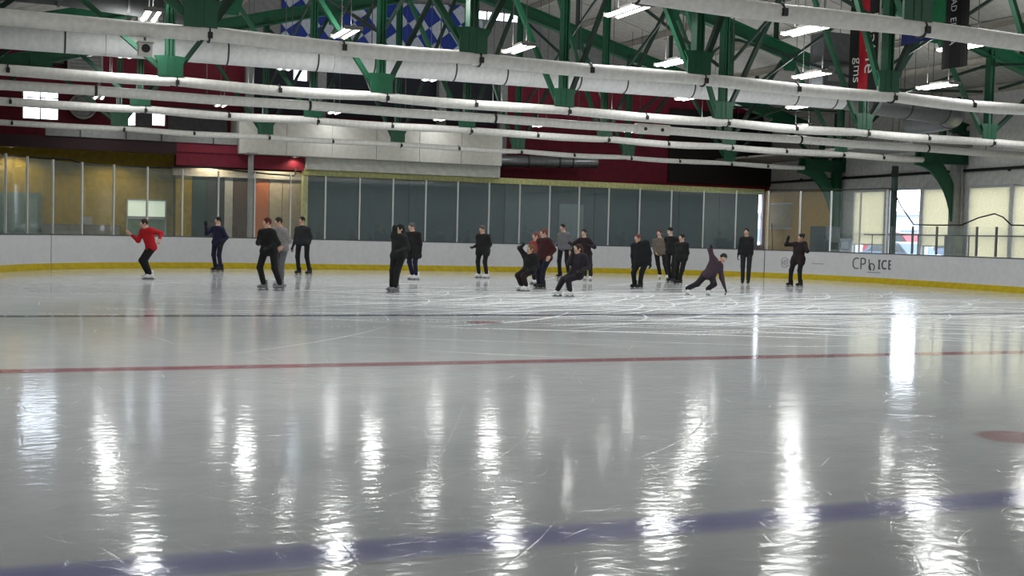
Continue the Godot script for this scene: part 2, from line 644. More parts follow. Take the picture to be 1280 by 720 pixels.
func ice() -> void:
	var maps := ice_maps()
	var m := ice_material("ice", Color.WHITE, maps)
	var poly := PackedVector2Array()
	for i in 240:
		var p: Vector3 = edge(lerpf(-82.7, 82.7, i / 240.0))[0]
		poly.append(Vector2(p.x, p.z))
	var floor_ := struct("floor", ice_patch(poly, 0.0), m)
	var near_m := ice_material("near ice", Color.WHITE, near_maps())
	var ng := Geo.new()
	var i0 := 0
	for q in [[-0.95, -12.47], [15.0, -12.47], [15.0, -2.5], [-0.95, -2.5]]:
		ng.vert(Vector3(q[0], 0.001, q[1]), Vector3.UP, near_uv(q[0], q[1]))
	ng.tri(0, 1, 2); ng.tri(0, 2, 3)
	struct("ice_panel", ng, near_m, floor_)
	var red := Color(0.62, 0.26, 0.31)
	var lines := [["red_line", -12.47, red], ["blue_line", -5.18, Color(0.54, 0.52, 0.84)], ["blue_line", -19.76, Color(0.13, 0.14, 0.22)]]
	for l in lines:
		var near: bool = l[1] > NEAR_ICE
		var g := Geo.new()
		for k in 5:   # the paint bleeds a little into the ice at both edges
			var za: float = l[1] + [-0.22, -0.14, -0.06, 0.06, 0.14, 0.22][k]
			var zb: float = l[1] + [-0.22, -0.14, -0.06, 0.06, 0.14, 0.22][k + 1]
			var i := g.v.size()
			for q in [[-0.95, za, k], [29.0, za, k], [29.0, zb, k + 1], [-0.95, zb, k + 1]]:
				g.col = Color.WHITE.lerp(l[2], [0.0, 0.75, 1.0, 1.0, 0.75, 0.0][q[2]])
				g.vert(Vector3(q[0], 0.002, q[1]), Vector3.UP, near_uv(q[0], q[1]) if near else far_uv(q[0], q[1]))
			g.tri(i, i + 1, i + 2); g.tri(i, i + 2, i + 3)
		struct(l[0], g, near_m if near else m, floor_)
	for sx in [-1.0, 1.0]:
		for z in [-6.85, -18.1]:
			var near: bool = z > NEAR_ICE
			var c := Vector2(RINK_X + sx * 7.0, z)
			var g := Geo.new()
			var pink := red.lerp(Color.WHITE, 0.2)
			g.col = pink
			g.vert(Vector3(c.x, 0.003, c.y), Vector3.UP, near_uv(c.x, c.y) if near else far_uv(c.x, c.y))
			for ring in [[0.26, pink], [0.33, Color.WHITE.lerp(pink, 0.1)]]:
				for i in 40:
					var q: Vector2 = c + Vector2.from_angle(TAU * i / 40) * ring[0]
					g.col = ring[1]
					g.vert(Vector3(q.x, 0.003, q.y), Vector3.UP, near_uv(q.x, q.y) if near else far_uv(q.x, q.y))
			for i in 40:
				var j := (i + 1) % 40
				g.tri(0, 1 + i, 1 + j); g.tri(1 + i, 1 + j, 41 + j); g.tri(1 + i, 41 + j, 41 + i)
			struct("faceoff_spot", g, near_m if near else m, floor_)


# ---------------------------------------------------------------- the hall
func roof_y(x: float) -> float:
	return 12.2 - 0.30 * absf(x - MID_X)


func pierced(lo: Vector2, hi: Vector2, holes: Array, t: Transform3D, depth: float, clip := PackedVector2Array()) -> Geo:
	var g := Geo.new()   # a wall with openings, in t's xy plane
	var xs := [lo.x, hi.x]
	var ys := [lo.y, hi.y]
	for h in holes:
		xs.append(h.position.x); xs.append(h.end.x); ys.append(h.position.y); ys.append(h.end.y)
	xs.sort(); ys.sort()
	for i in xs.size() - 1:
		for j in ys.size() - 1:
			if xs[i + 1] - xs[i] < 0.001 or ys[j + 1] - ys[j] < 0.001:
				continue
			var c := Vector2((xs[i] + xs[i + 1]) * 0.5, (ys[j] + ys[j + 1]) * 0.5)
			var solid := true
			for h in holes:
				solid = solid and not h.has_point(c)
			if not solid:
				continue
			var p := PackedVector2Array([Vector2(xs[i], ys[j]), Vector2(xs[i + 1], ys[j]), Vector2(xs[i + 1], ys[j + 1]), Vector2(xs[i], ys[j + 1])])
			for q in (Geometry2D.intersect_polygons(p, clip) if clip.size() else [p]):
				g.prism(q, t, depth)
	return g


func hall() -> void:
	var concrete := paint("concrete", Color(0.48, 0.47, 0.45), 0.85)
	var g := Geo.new()
	g.span(Vector3(-3.9, -0.4, -47.0), Vector3(32.4, -0.03, 22.0))
	struct("floor", g, concrete)
	var roof := paint("roof sheet", Color(0.62, 0.61, 0.59), 0.8, 0.0, 0.15, 0.5)
	g = Geo.new()
	var l := MID_X - 18.3
	var r := MID_X + 18.3
	g.prism(PackedVector2Array([Vector2(l, roof_y(l)), Vector2(MID_X, roof_y(MID_X)), Vector2(r, roof_y(r)), Vector2(r, roof_y(r) + 0.3), Vector2(MID_X, roof_y(MID_X) + 0.3), Vector2(l, roof_y(l) + 0.3)]), Transform3D(Basis(), Vector3(0, 0, -47.0)), 69.0)
	var ceil_ := struct("ceiling", g, roof)
	var pale := paint("purlin", Color(0.66, 0.64, 0.60), 0.7)
	for s in [-1.0, 1.0]:
		for k in 9:
			var x: float = MID_X + s * (0.6 + k * 2.05)
			var b := Geo.new()
			b.ibeam(Vector3(x, roof_y(x) - 0.14, -46.4), Vector3(x, roof_y(x) - 0.14, 21.6), 0.12, 0.24, 0.02)
			struct("purlin", b, pale, ceil_)
	# long sheets laid from ridge to eave: a lapped seam every 3.35 m
	for k in 20:
		var z := -45.6 + k * 3.35
		for s in [-1.0, 1.0]:
			var b := Geo.new()
			b.bar(Vector3(MID_X, roof_y(MID_X) - 0.012, z), Vector3(MID_X + s * 18.0, roof_y(MID_X + s * 18.0) - 0.012, z), 0.07, 0.03)
			struct("sheet_seam", b, pale, ceil_)
	var grey := paint("grey wall paint", Color(0.82, 0.82, 0.81), 0.8)
	g = Geo.new()
	g.span(Vector3(-3.9, -0.1, -47.0), Vector3(-3.6, 7.0, 22.0))
	struct("wall_left", g, grey)
	g = Geo.new()
	g.prism(PackedVector2Array([Vector2(-3.9, -0.1), Vector2(32.4, -0.1), Vector2(32.4, roof_y(32.4)), Vector2(MID_X, roof_y(MID_X)), Vector2(-3.9, roof_y(-3.9))]), Transform3D(Basis(), Vector3(0, 0, 21.6)), 0.3)
	struct("wall_behind", g, grey)


func window(t: Transform3D, size: Vector2, frame: Material, pane: Material, cols: int, row_at := [], bar_w := 0.06) -> Node3D:
	var g := Geo.new()   # t: lower corner of the opening, x along it, y up, z outwards
	g.box(t * Vector3(size.x / 2, bar_w / 2, 0), Vector3(size.x, bar_w, 0.09), t.basis)
	g.box(t * Vector3(size.x / 2, size.y - bar_w / 2, 0), Vector3(size.x, bar_w, 0.09), t.basis)
	for i in cols + 1:
		g.box(t * Vector3(clampf(size.x * i / cols, bar_w / 2, size.x - bar_w / 2), size.y / 2, 0), Vector3(bar_w, size.y, 0.09), t.basis)
	for y in row_at:
		g.box(t * Vector3(size.x / 2, y, 0), Vector3(size.x, bar_w * 0.7, 0.09), t.basis)
	taken["window"] = taken.get("window", 0) + 1
	var w := part("window_%d" % taken["window"], g, frame, self)
	w.set_meta("kind", "structure")
	for i in cols:
		var p := Geo.new()
		p.box(t * Vector3(size.x * (i + 0.5) / cols, size.y / 2, 0), Vector3(size.x / cols - bar_w, size.y - bar_w, 0.012), t.basis)
		part("pane", p, pane, w)
	return w


func boards_and_glass() -> void:
	var white := paint("board white", Color(0.80, 0.80, 0.81), 0.35, 0.0, 0.05, 0.6)
	var yellow := paint("kick yellow", Color(0.80, 0.70, 0.03), 0.45, 0.0, 0.15, 0.9)
	var cap := paint("board cap", Color(0.30, 0.31, 0.32), 0.5)
	var b := thing("rink_boards", "low white boards with a yellow kick strip curving round the ice", "boards")
	var cuts := [-82.6, -50.0, -14.1, 13.9, 50.0, 82.6]
	for i in 5:
		var g := Geo.new()
		sweep(g, cuts[i] + 0.015, cuts[i + 1] - 0.015, rect(0.0, 0.09, 0.0, 1.07))
		var w := part("board_panel", g, white, b)
		g = Geo.new()
		sweep(g, cuts[i] + 0.015, cuts[i + 1] - 0.015, [Vector2(-0.014, 0.0), Vector2(0.0, 0.0), Vector2(0.0, 0.205), Vector2(-0.006, 0.205), Vector2(-0.014, 0.195)])
		part("kick_strip", g, yellow, w)
		g = Geo.new()
		sweep(g, cuts[i] + 0.015, cuts[i + 1] - 0.015, [Vector2(-0.01, 1.07), Vector2(0.13, 1.07), Vector2(0.13, 1.095), Vector2(0.12, 1.105), Vector2(0.0, 1.105), Vector2(-0.01, 1.095)])
		part("cap_rail", g, cap, b)
	for s in [-14.1, 13.9]:
		var g := Geo.new()
		sweep(g, s - 0.014, s + 0.014, rect(0.01, 0.1, 0.0, 1.1))
		part("gate_joint", g, paint("joint black", Color(0.05, 0.05, 0.05), 0.8), b)
	lettering(b)
	var alu := paint("aluminium", Color(0.78, 0.78, 0.76), 0.4, 0.3, 0.05)
	var pane := glass("screen glass", Color(0.75, 0.86, 0.86), 0.045)
	var sc := thing("glass_screen", "tall clear glass panes in thin pale posts standing on the far end boards", "glass screen")
	for k in range(-18, 16):
		var d := edge(k * 1.27)
		var g := Geo.new()
		var t: Vector3 = Vector3.UP.cross(d[1])
		g.box(d[0] + d[1] * 0.06 + Vector3.UP * 2.255, Vector3(0.05, 2.29, 0.06), Basis(t, Vector3.UP, d[1]))
		part("post", g, alu, sc)
		if k < 15:
			var e := edge((k + 1) * 1.27)
			g = Geo.new()
			g.bar(d[0] + d[1] * 0.06 + Vector3.UP * 2.24, e[0] + e[1] * 0.06 + Vector3.UP * 2.24, 0.012, 2.25)
			part("pane", g, pane, sc)
	var low := thing("glass_screen", "low clear glass panes in short grey posts on the boards by the windows", "glass screen")
	var steel := paint("grey steel", Color(0.42, 0.43, 0.43), 0.5, 0.3)
	var at := [19.25, 20.35, 21.55, 23.4, 24.25, 25.5, 26.75, 28.0, 29.25, 30.5]
	for k in at.size():
		var d := edge(at[k])
		var g := Geo.new()
		g.box(d[0] + d[1] * 0.06 + Vector3.UP * 1.6, Vector3(0.06, 0.97, 0.06), Basis(Vector3.UP.cross(d[1]), Vector3.UP, d[1]))
		part("post", g, steel, low)
		if k < at.size() - 1:
			var e := edge(at[k + 1])
			g = Geo.new()
			g.bar(d[0] + d[1] * 0.06 + Vector3.UP * 1.59, e[0] + e[1] * 0.06 + Vector3.UP * 1.59, 0.012, 0.95)
			part("pane", g, pane, low)


func letters(text: String, bold: bool, height: float, depth := 0.01) -> TextMesh:
	var t := TextMesh.new()
	var f := SystemFont.new()
	f.font_names = PackedStringArray(["Droid Sans"])
	if bold:
		f.font_weight = 700
	t.font = f
	t.text = text; t.font_size = 32; t.pixel_size = height / 23.0; t.depth = depth
	return t


func lettering(b: Node3D) -> void:   # grey print on the boards below the windows
	var ink := paint("board print", Color(0.30, 0.30, 0.32), 0.6, 0.0, 0.0)
	var faint := paint("faint board print", Color(0.55, 0.55, 0.57), 0.6, 0.0, 0.0)
	var put := func(shape, s: float, y: float, m: Material, called := "lettering"):
		var d := edge(s)
		var o := part(called, shape, m, b)
		o.transform = Transform3D(Basis(Vector3.UP.cross(-d[1]), Vector3.UP, -d[1]), d[0] - d[1] * 0.006 + Vector3.UP * y)
	put.call(letters("CP", false, 0.41), 17.87, 0.68, ink)
	put.call(letters("ICE", true, 0.35), 19.08, 0.68, ink)
	var g := Geo.new()   # the leaf-shaped swirl between the letters
	var pts := []
	for i in 15:
		var a := lerpf(2.6, -2.9, i / 14.0)
		pts.append(Vector3(sin(a) * 0.13 + 0.03, cos(a) * 0.13 - 0.08, 0))
	pts.append(Vector3(-0.07, 0.0, 0)); pts.append(Vector3(-0.1, 0.12, 0)); pts.append(Vector3(-0.11, 0.2, 0))
	g.tube(pts, 0.024, 6)
	put.call(g, 18.42, 0.66, ink)
	g = Geo.new()
	g.box(Vector3.ZERO, Vector3(0.62, 0.035, 0.008))
	put.call(g, 18.55, 0.385, faint)
	g = Geo.new()
	g.box(Vector3.ZERO, Vector3(1.2, 0.03, 0.008))
	put.call(g, 16.1, 0.62, faint)
	for k in 3:   # small knot-like emblem
		g = Geo.new()
		var ring := []
		for i in 17:
			ring.append(Vector3(cos(TAU * i / 16) * 0.13 + 0.08 * cos(TAU * k / 3), sin(TAU * i / 16) * 0.13 + 0.08 * sin(TAU * k / 3), 0))
		g.tube(ring, 0.012, 5, false)
		put.call(g, 14.75, 0.62, faint, "emblem")


# ---------------------------------------------------------------- beyond the far boards
func far_end() -> void:
	var burgundy := paint("burgundy wall paint", Color(0.49, 0.02, 0.16), 0.7, 0.0, 0.2, 0.4)
	var ochre := paint("ochre wall paint", Color(0.57, 0.49, 0.13), 0.75, 0.0, 0.2, 0.6)
	var frame := paint("grey window frame", Color(0.62, 0.64, 0.66), 0.5)
	var clear := glass("window glass", Color(0.85, 0.92, 0.95), 0.06)
	var holes := [Rect2(0.05, 5.15, 1.25, 1.1), Rect2(3.66, 5.1, 0.34, 0.66), Rect2(4.52, 5.15, 0.54, 0.62), Rect2(9.8, 7.2, 0.62, 0.75), Rect2(17.1, 10.28, 2.3, 0.42), Rect2(31.35, 1.2, 0.42, 2.55)]
	var gable := PackedVector2Array([Vector2(-3.9, -0.1), Vector2(32.4, -0.1), Vector2(32.4, roof_y(32.4)), Vector2(MID_X, roof_y(MID_X)), Vector2(-3.9, roof_y(-3.9))])
	var t := Transform3D(Basis(), Vector3(0, 0, -46.8))
	struct("wall_end", pierced(Vector2(-3.9, -0.1), Vector2(32.4, 12.3), holes, t, 0.3, gable), burgundy)
	for k in holes.size():
		var h: Rect2 = holes[k]
		window(Transform3D(Basis(), Vector3(h.position.x, h.position.y, -46.62)), h.size, frame, clear, [2, 1, 1, 1, 3, 1][k], [0.8] if k == 0 else [], 0.05)
	# dark blue band high on the wall, around the small window
	var navy := paint("navy wall panel", Color(0.05, 0.06, 0.15), 0.6, 0.0, 0.2)
	struct("wall_panel", pierced(Vector2(8.2, 5.9), Vector2(18.7, 8.55), [Rect2(9.8, 7.2, 0.62, 0.75)], Transform3D(Basis(), Vector3(0, 0, -46.49)), 0.05), navy)
	var brown := paint("dark recess and ledge brown", Color(0.10, 0.06, 0.06), 0.7, 0.0, 0.2)
	var g := Geo.new()
	g.span(Vector3(26.6, 3.95, -46.49), Vector3(32.0, 7.2, -46.4))
	struct("wall_panel", g, brown)  # flat dark sheet with the shade of a wall recess painted in
	var upper := paint("upper gable paint", Color(0.52, 0.52, 0.52), 0.8)
	struct("wall_panel", pierced(Vector2(-3.6, 8.55), Vector2(32.0, 12.2), [Rect2(17.1, 10.28, 2.3, 0.42)], Transform3D(Basis(), Vector3(0, 0, -46.49)), 0.03, gable), upper)
	var post := paint("pale post paint", Color(0.60, 0.60, 0.60), 0.6)
	for x in [7.92, 10.72, 15.68, 18.36]:
		g = Geo.new()
		g.span(Vector3(x, 4.3, -46.44), Vector3(x + 0.32, 8.5, -46.1))
		struct("trim", g, post)
	for r in [[4.02, 4.5, 5.05, 5.8], [5.12, 7.3, 5.05, 5.9]]:
		g = Geo.new()
		g.span(Vector3(r[0], r[2], -46.5), Vector3(r[1], r[3], -46.44))
		struct("wall_panel", g, paint("dull grey panel", Color(0.42, 0.42, 0.44), 0.7))
	# chequered blue and white panel: lozenge tiles set on the slant
	var mural := thing("checkered_mural", "blue and white checkered tile mural high on the far wall under the roof", "mural")
	var field_ := PackedVector2Array([Vector2(9.3, 8.36), Vector2(17.6, 8.8), Vector2(17.6, 10.2), Vector2(16.6, 10.75), Vector2(9.3, 10.3)])
	g = Geo.new()
	g.prism(field_, Transform3D(Basis(), Vector3(0, 0, -46.435)), 0.03)
	part("backing", g, paint("mural backing", Color(0.45, 0.46, 0.48), 0.7), mural)
	var blue := paint("mural blue", Color(0.08, 0.20, 0.56), 0.5)
	var white := paint("mural white", Color(0.72, 0.75, 0.80), 0.5)
	for i in range(-14, 15):
		for j in range(-14, 15):
			var c := Vector2(13.5, 9.5) + (Vector2(i, j) * 0.62).rotated(0.66)
			var q := PackedVector2Array()
			for d in [Vector2(-1, -1), Vector2(1, -1), Vector2(1, 1), Vector2(-1, 1)]:
				q.append(c + (d * 0.302).rotated(0.66))
			for w in Geometry2D.intersect_polygons(q, field_):
				if w.size() < 3:
					continue
				g = Geo.new()
				g.prism(w, Transform3D(Basis(), Vector3(0, 0, -46.405)), 0.03)
				part("tile", g, blue if (i + j) % 2 == 0 else white, mural)
	# gallery: soffit, fascia and the white parapet
	g = Geo.new()
	g.span(Vector3(-3.6, 4.08, -46.5), Vector3(9.9, 4.3, -44.1))
	struct("ceiling", g, ochre)
	g = Geo.new()
	g.span(Vector3(-3.6, 4.0, -44.1), Vector3(5.15, 4.42, -43.95))
	struct("trim", g, paint("dark maroon fascia", Color(0.16, 0.03, 0.07), 0.7))
	g = Geo.new()
	g.span(Vector3(5.15, 3.62, -44.3), Vector3(9.75, 4.1, -44.0)); g.span(Vector3(5.15, 4.1, -44.1), Vector3(7.28, 4.42, -43.95))
	struct("trim", g, burgundy)
	var parapet_white := paint("parapet white", Color(0.78, 0.77, 0.74), 0.6, 0.0, 0.08)
	g = Geo.new()
	g.span(Vector3(7.3, 4.12, -45.6), Vector3(17.5, 5.42, -43.66))
	var par := struct("wall_parapet", g, parapet_white)
	for k in 6:
		g = Geo.new()
		g.span(Vector3(7.31 + k * 1.7, 4.13, -43.66), Vector3(7.31 + k * 1.7 + 1.68, 5.41, -43.62))
		struct("panel", g, parapet_white, par)
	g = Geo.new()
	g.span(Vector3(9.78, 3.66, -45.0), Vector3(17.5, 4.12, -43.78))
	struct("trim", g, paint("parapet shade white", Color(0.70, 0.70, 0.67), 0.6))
	# dark slate panels behind the middle glass in a yellow-green frame
	var slate := paint("slate panel", Color(0.27, 0.31, 0.33), 0.55, 0.0, 0.15, 0.5)
	g = Geo.new()
	g.span(Vector3(9.9, 0.0, -44.6), Vector3(29.95, 3.5, -44.3))
	var sl := struct("wall_slate", g, slate)
	for k in 10:
		g = Geo.new()
		g.span(Vector3(9.93 + k * 2.0, 0.02, -44.3), Vector3(9.93 + k * 2.0 + 1.97, 3.48, -44.26))
		struct("panel", g, paint("slate panel light", Color(0.33, 0.38, 0.40), 0.5) if k == 4 else slate, sl)
	g = Geo.new()
	g.span(Vector3(20.3, 0.02, -44.26), Vector3(21.4, 2.75, -44.2))
	var door := struct("door_1", g, paint("pale slate door", Color(0.42, 0.47, 0.48), 0.5))
	g = Geo.new()
	g.box(Vector3(21.25, 1.05, -44.17), Vector3(0.04, 0.16, 0.06))
	part("handle", g, frame, door)
	var lime := paint("yellow green frame", Color(0.74, 0.74, 0.50), 0.7, 0.0, 0.2)
	g = Geo.new()
	g.span(Vector3(9.75, 3.45, -44.25), Vector3(30.0, 3.68, -43.95))
	g.span(Vector3(9.72, 0.0, -44.3), Vector3(9.9, 3.6, -43.98))
	struct("trim", g, lime)
	# lounge behind the left panes: ochre back wall, reflection hatch, low cabinet, glazed doors
	g = Geo.new()
	g.span(Vector3(-3.6, 0.0, -46.5), Vector3(5.3, 4.08, -46.0))
	struct("wall_lounge", g, ochre)
	window(Transform3D(Basis(), Vector3(3.62, 1.72, -45.96)), Vector2(1.42, 0.68), frame, glow("reflection glow pane", Color(0.72, 0.84, 0.74), 0.6), 2, [], 0.05)  # window reflections in the rink glass, put in as a glowing pane
	window(Transform3D(Basis(), Vector3(3.62, 1.0, -45.96)), Vector2(1.42, 0.72), frame, paint("teal reflection pane", Color(0.42, 0.52, 0.47), 0.3), 2, [], 0.05)  # dimmer lower part of the same reflections, put into the pane colour
	g = Geo.new()
	g.span(Vector3(-1.6, 0.0, -46.0), Vector3(0.68, 2.5, -45.9))
	var d2 := struct("door_2", g, paint("teal door", Color(0.36, 0.46, 0.45), 0.5))
	g = Geo.new()
	g.span(Vector3(0.2, 0.4, -45.9), Vector3(0.58, 2.3, -45.87))
	part("panel", g, paint("teal door panel", Color(0.45, 0.55, 0.53), 0.4), d2)
	g = Geo.new()
	g.span(Vector3(0.75, 0.0, -45.95), Vector3(3.4, 1.42, -45.4))
	var cab := thing("cabinet", "low grey cabinet against the ochre wall behind the left panes", "cabinet")
	part("body", g, paint("grey cabinet", Color(0.40, 0.38, 0.34), 0.6), cab)
	for k in 3:
		g = Geo.new()
		g.span(Vector3(0.8 + k * 0.87, 0.1, -45.4), Vector3(0.8 + k * 0.87 + 0.82, 1.36, -45.37))
		part("door", g, paint("grey cabinet door", Color(0.46, 0.44, 0.39), 0.5), cab)
	g = Geo.new()
	g.box(Vector3(2.2, 1.56, -45.6), Vector3(0.42, 0.28, 0.3))
	g.box(Vector3(2.2, 1.44, -45.6), Vector3(0.5, 0.04, 0.36))
	solo("equipment_box", g, paint("pale box", Color(0.58, 0.58, 0.56), 0.6), "small pale box standing on the low grey cabinet", "box")
	# glazed partition between lounge and slate wall
	g = Geo.new()
	g.span(Vector3(5.3, 0.0, -46.2), Vector3(10.4, 3.62, -45.9))
	struct("wall_lobby", g, paint("lobby shade", Color(0.30, 0.27, 0.25), 0.7))
	var lob := thing("lobby_partition", "glazed lobby partition with pale frames left of the slate wall", "partition")
	g = Geo.new()
	g.span(Vector3(5.2, 3.32, -45.7), Vector3(10.4, 3.62, -45.5))
	part("header", g, paint("lobby header", Color(0.66, 0.64, 0.60), 0.6), lob)
	var bits := [[5.32, 5.92, ochre], [5.92, 6.44, paint("teal lobby glass", Color(0.20, 0.26, 0.26), 0.25)], [6.44, 7.1, paint("dark lobby glass", Color(0.20, 0.21, 0.23), 0.25)], [7.1, 7.42, paint("lobby frame", Color(0.66, 0.66, 0.65), 0.5)],
		[7.42, 8.22, paint("brown lobby door", Color(0.30, 0.22, 0.19), 0.5)], [8.22, 8.78, paint("painted orange glow", Color(0.72, 0.42, 0.26), 0.5)], [8.78, 9.28, paint("cream lobby panel", Color(0.70, 0.66, 0.58), 0.5)], [9.28, 10.4, paint("cream lobby panel", Color(0.70, 0.66, 0.58), 0.5)]]  # the orange strip has an orange glow painted into its colour
	for p in bits:
		g = Geo.new()
		g.span(Vector3(p[0] + 0.01, 0.0, -45.68), Vector3(p[1] - 0.01, 3.32, -45.6))
		part("panel", g, p[2], lob)
	g = Geo.new()
	g.tube([Vector3(7.66, -0.03, -43.3), Vector3(7.66, 4.12, -43.3)], 0.1, 16)
	g.box(Vector3(7.66, 0.0, -43.3), Vector3(0.34, 0.05, 0.34))
	g.box(Vector3(7.66, 4.1, -43.3), Vector3(0.34, 0.05, 0.8))
	solo("steel_post", g, post, "round grey steel post holding up the corner of the white parapet", "post")
	# recessed lights; those labelled added are unseen and brighten lounge and lobby
	var spots := [[Vector3(-0.3, 4.06, -45.3), "recessed ceiling light over the ochre lounge wall"], [Vector3(3.0, 4.06, -44.8), "added unseen ceiling light brightening the ochre lounge behind the fascia"], [Vector3(9.35, 4.1, -43.82), "recessed light under the corner of the white parapet"], [Vector3(6.6, 4.06, -45.0), "added unseen light over the lobby partition beside the grey post"], [Vector3(9.0, 4.1, -45.0), "added unseen light over the cream lobby panels"]]
	for s in spots:
		var d := thing("ceiling_light", s[1], "ceiling light", s[0])
		g = Geo.new()
		g.lathe([Vector2(0.09, -0.02), Vector2(0.13, -0.02), Vector2(0.14, 0.0), Vector2(0.14, 0.02)], Transform3D(), 20)
		part("rim", g, frame, d)
		g = Geo.new()
		g.lathe([Vector2(0.0, -0.012), Vector2(0.09, -0.012)], Transform3D(), 20)
		part("lamp", g, glow("downlight glow", Color(1.0, 0.93, 0.78), 4.0), d)
		var l := SpotLight3D.new()
		l.name = "downlight"
		l.light_color = Color(1.0, 0.94, 0.80); l.light_energy = LOUNGE_POWER * (0.15 if s[0].z > -44.0 else 1.0); l.spot_angle = 75; l.spot_angle_attenuation = 0.5; l.light_size = 0.08; l.spot_range = 60; l.spot_attenuation = 2.0; l.shadow_enabled = true
		l.position = Vector3(0, -0.05, 0); l.rotation.x = -PI / 2
		d.add_child(l)
	# silver duct along the burgundy wall
	var silver := paint("silver duct", Color(0.50, 0.51, 0.52), 0.35, 0.7)
	var duct := thing("air_duct", "short silver round duct along the burgundy wall above the slate panels", "duct")
	g = Geo.new()
	g.tube([Vector3(17.9, 4.42, -45.2), Vector3(22.4, 4.55, -45.2)], 0.24, 20)
	part("pipe", g, silver, duct)
	for x in [19.2, 20.6, 21.2]:
		g = Geo.new()
		g.tube([Vector3(x, 4.42 + (x - 17.9) * 0.029, -45.2), Vector3(x + 0.08, 4.42 + (x - 17.82) * 0.029, -45.2)], 0.262, 20)
		part("band", g, paint("dark band", Color(0.25, 0.25, 0.26), 0.6), duct)
	g = Geo.new()
	g.bar(Vector3(20.64, 4.6, -45.2), Vector3(20.64, 4.6, -46.49), 0.06, 0.06)
	part("bracket", g, frame, duct)
	# things hung on the left of the wall
	duct = thing("air_duct", "flat grey box duct running above the dark fascia toward the white parapet", "duct")
	g = Geo.new()
	g.span(Vector3(0.8, 4.43, -44.6), Vector3(7.28, 4.85, -43.9))
	part("body", g, paint("grey duct", Color(0.55, 0.55, 0.54), 0.45, 0.3), duct)
	for x in [1.9, 3.4, 4.6, 6.4]:
		g = Geo.new()
		g.span(Vector3(x, 4.40, -44.62), Vector3(x + 0.04, 4.88, -43.87))
		part("flange", g, paint("dark flange", Color(0.22, 0.22, 0.23), 0.6), duct)
	var fan := thing("wall_fan", "round grey fan housing on the burgundy wall beside the small bright windows", "fan")
	g = Geo.new()
	g.lathe([Vector2(0.0, 0.3), Vector2(0.34, 0.3), Vector2(0.4, 0.34), Vector2(0.46, 0.34), Vector2(0.48, 0.3), Vector2(0.48, 0.0)], Transform3D(Basis(Vector3.RIGHT, PI / 2), Vector3(2.1, 5.7, -46.48)), 28)
	part("housing", g, paint("fan grey", Color(0.58, 0.58, 0.58), 0.4, 0.4), fan)
	for k in 6:
		g = Geo.new()
		g.bar(Vector3(2.1, 5.7, -46.12), Vector3(2.1, 5.7, -46.12) + Vector3(cos(k * TAU / 6), sin(k * TAU / 6), 0) * 0.4, 0.02, 0.02)
		part("guard_bar", g, frame, fan)
	var unit := thing("fan_coil_unit", "pale grey box unit high on the burgundy wall near the upper corner", "ventilation unit")
	g = Geo.new()
	g.span(Vector3(1.55, 6.62, -46.5), Vector3(2.75, 7.75, -45.7))
	part("casing", g, paint("unit grey", Color(0.56, 0.56, 0.55), 0.5), unit)
	for k in 7:
		g = Geo.new()
		g.box(Vector3(2.15, 6.8 + k * 0.12, -45.69), Vector3(1.0, 0.05, 0.04))
		part("slat", g, paint("unit slat", Color(0.46, 0.46, 0.46), 0.5), unit)
	var hat := thing("bulletin_board", "khaki board with a dark lower edge on the burgundy wall", "board")
	g = Geo.new()
	g.span(Vector3(0.4, 7.2, -46.49), Vector3(1.45, 7.9, -46.38))
	part("face", g, paint("khaki", Color(0.52, 0.49, 0.36), 0.6), hat)
	g = Geo.new()
	g.span(Vector3(0.36, 7.12, -46.49), Vector3(1.49, 7.2, -46.34))
	part("ledge", g, brown, hat)
	# cable looped along the top of the end glass
	g = Geo.new()
	g.tube([Vector3(-0.5, 3.67, -43.6), Vector3(0.88, 3.63, -43.6), Vector3(1.59, 3.64, -43.6), Vector3(2.03, 3.49, -43.6), Vector3(3.34, 3.46, -43.6), Vector3(4.3, 3.47, -43.6), Vector3(4.96, 3.51, -43.6), Vector3(6.14, 3.57, -43.6), Vector3(7.33, 3.48, -43.6), Vector3(8.4, 3.42, -43.6), Vector3(9.3, 3.39, -43.6), Vector3(9.38, 3.57, -43.7), Vector3(9.42, 3.7, -43.96)], 0.03, 6)
	solo("cable", g, paint("cable black", Color(0.06, 0.05, 0.05), 0.7), "black cable looping under the dark fascia above the left panes", "cable")
	# ochre corner past the slate wall
	g = Geo.new()
	g.span(Vector3(30.0, 0.0, -46.5), Vector3(31.3, 3.75, -46.3))
	g.span(Vector3(31.82, 0.0, -46.5), Vector3(32.0, 3.75, -46.3))
	struct("wall_corner", g, paint("ochre boarding", Color(0.82, 0.64, 0.27), 0.75))


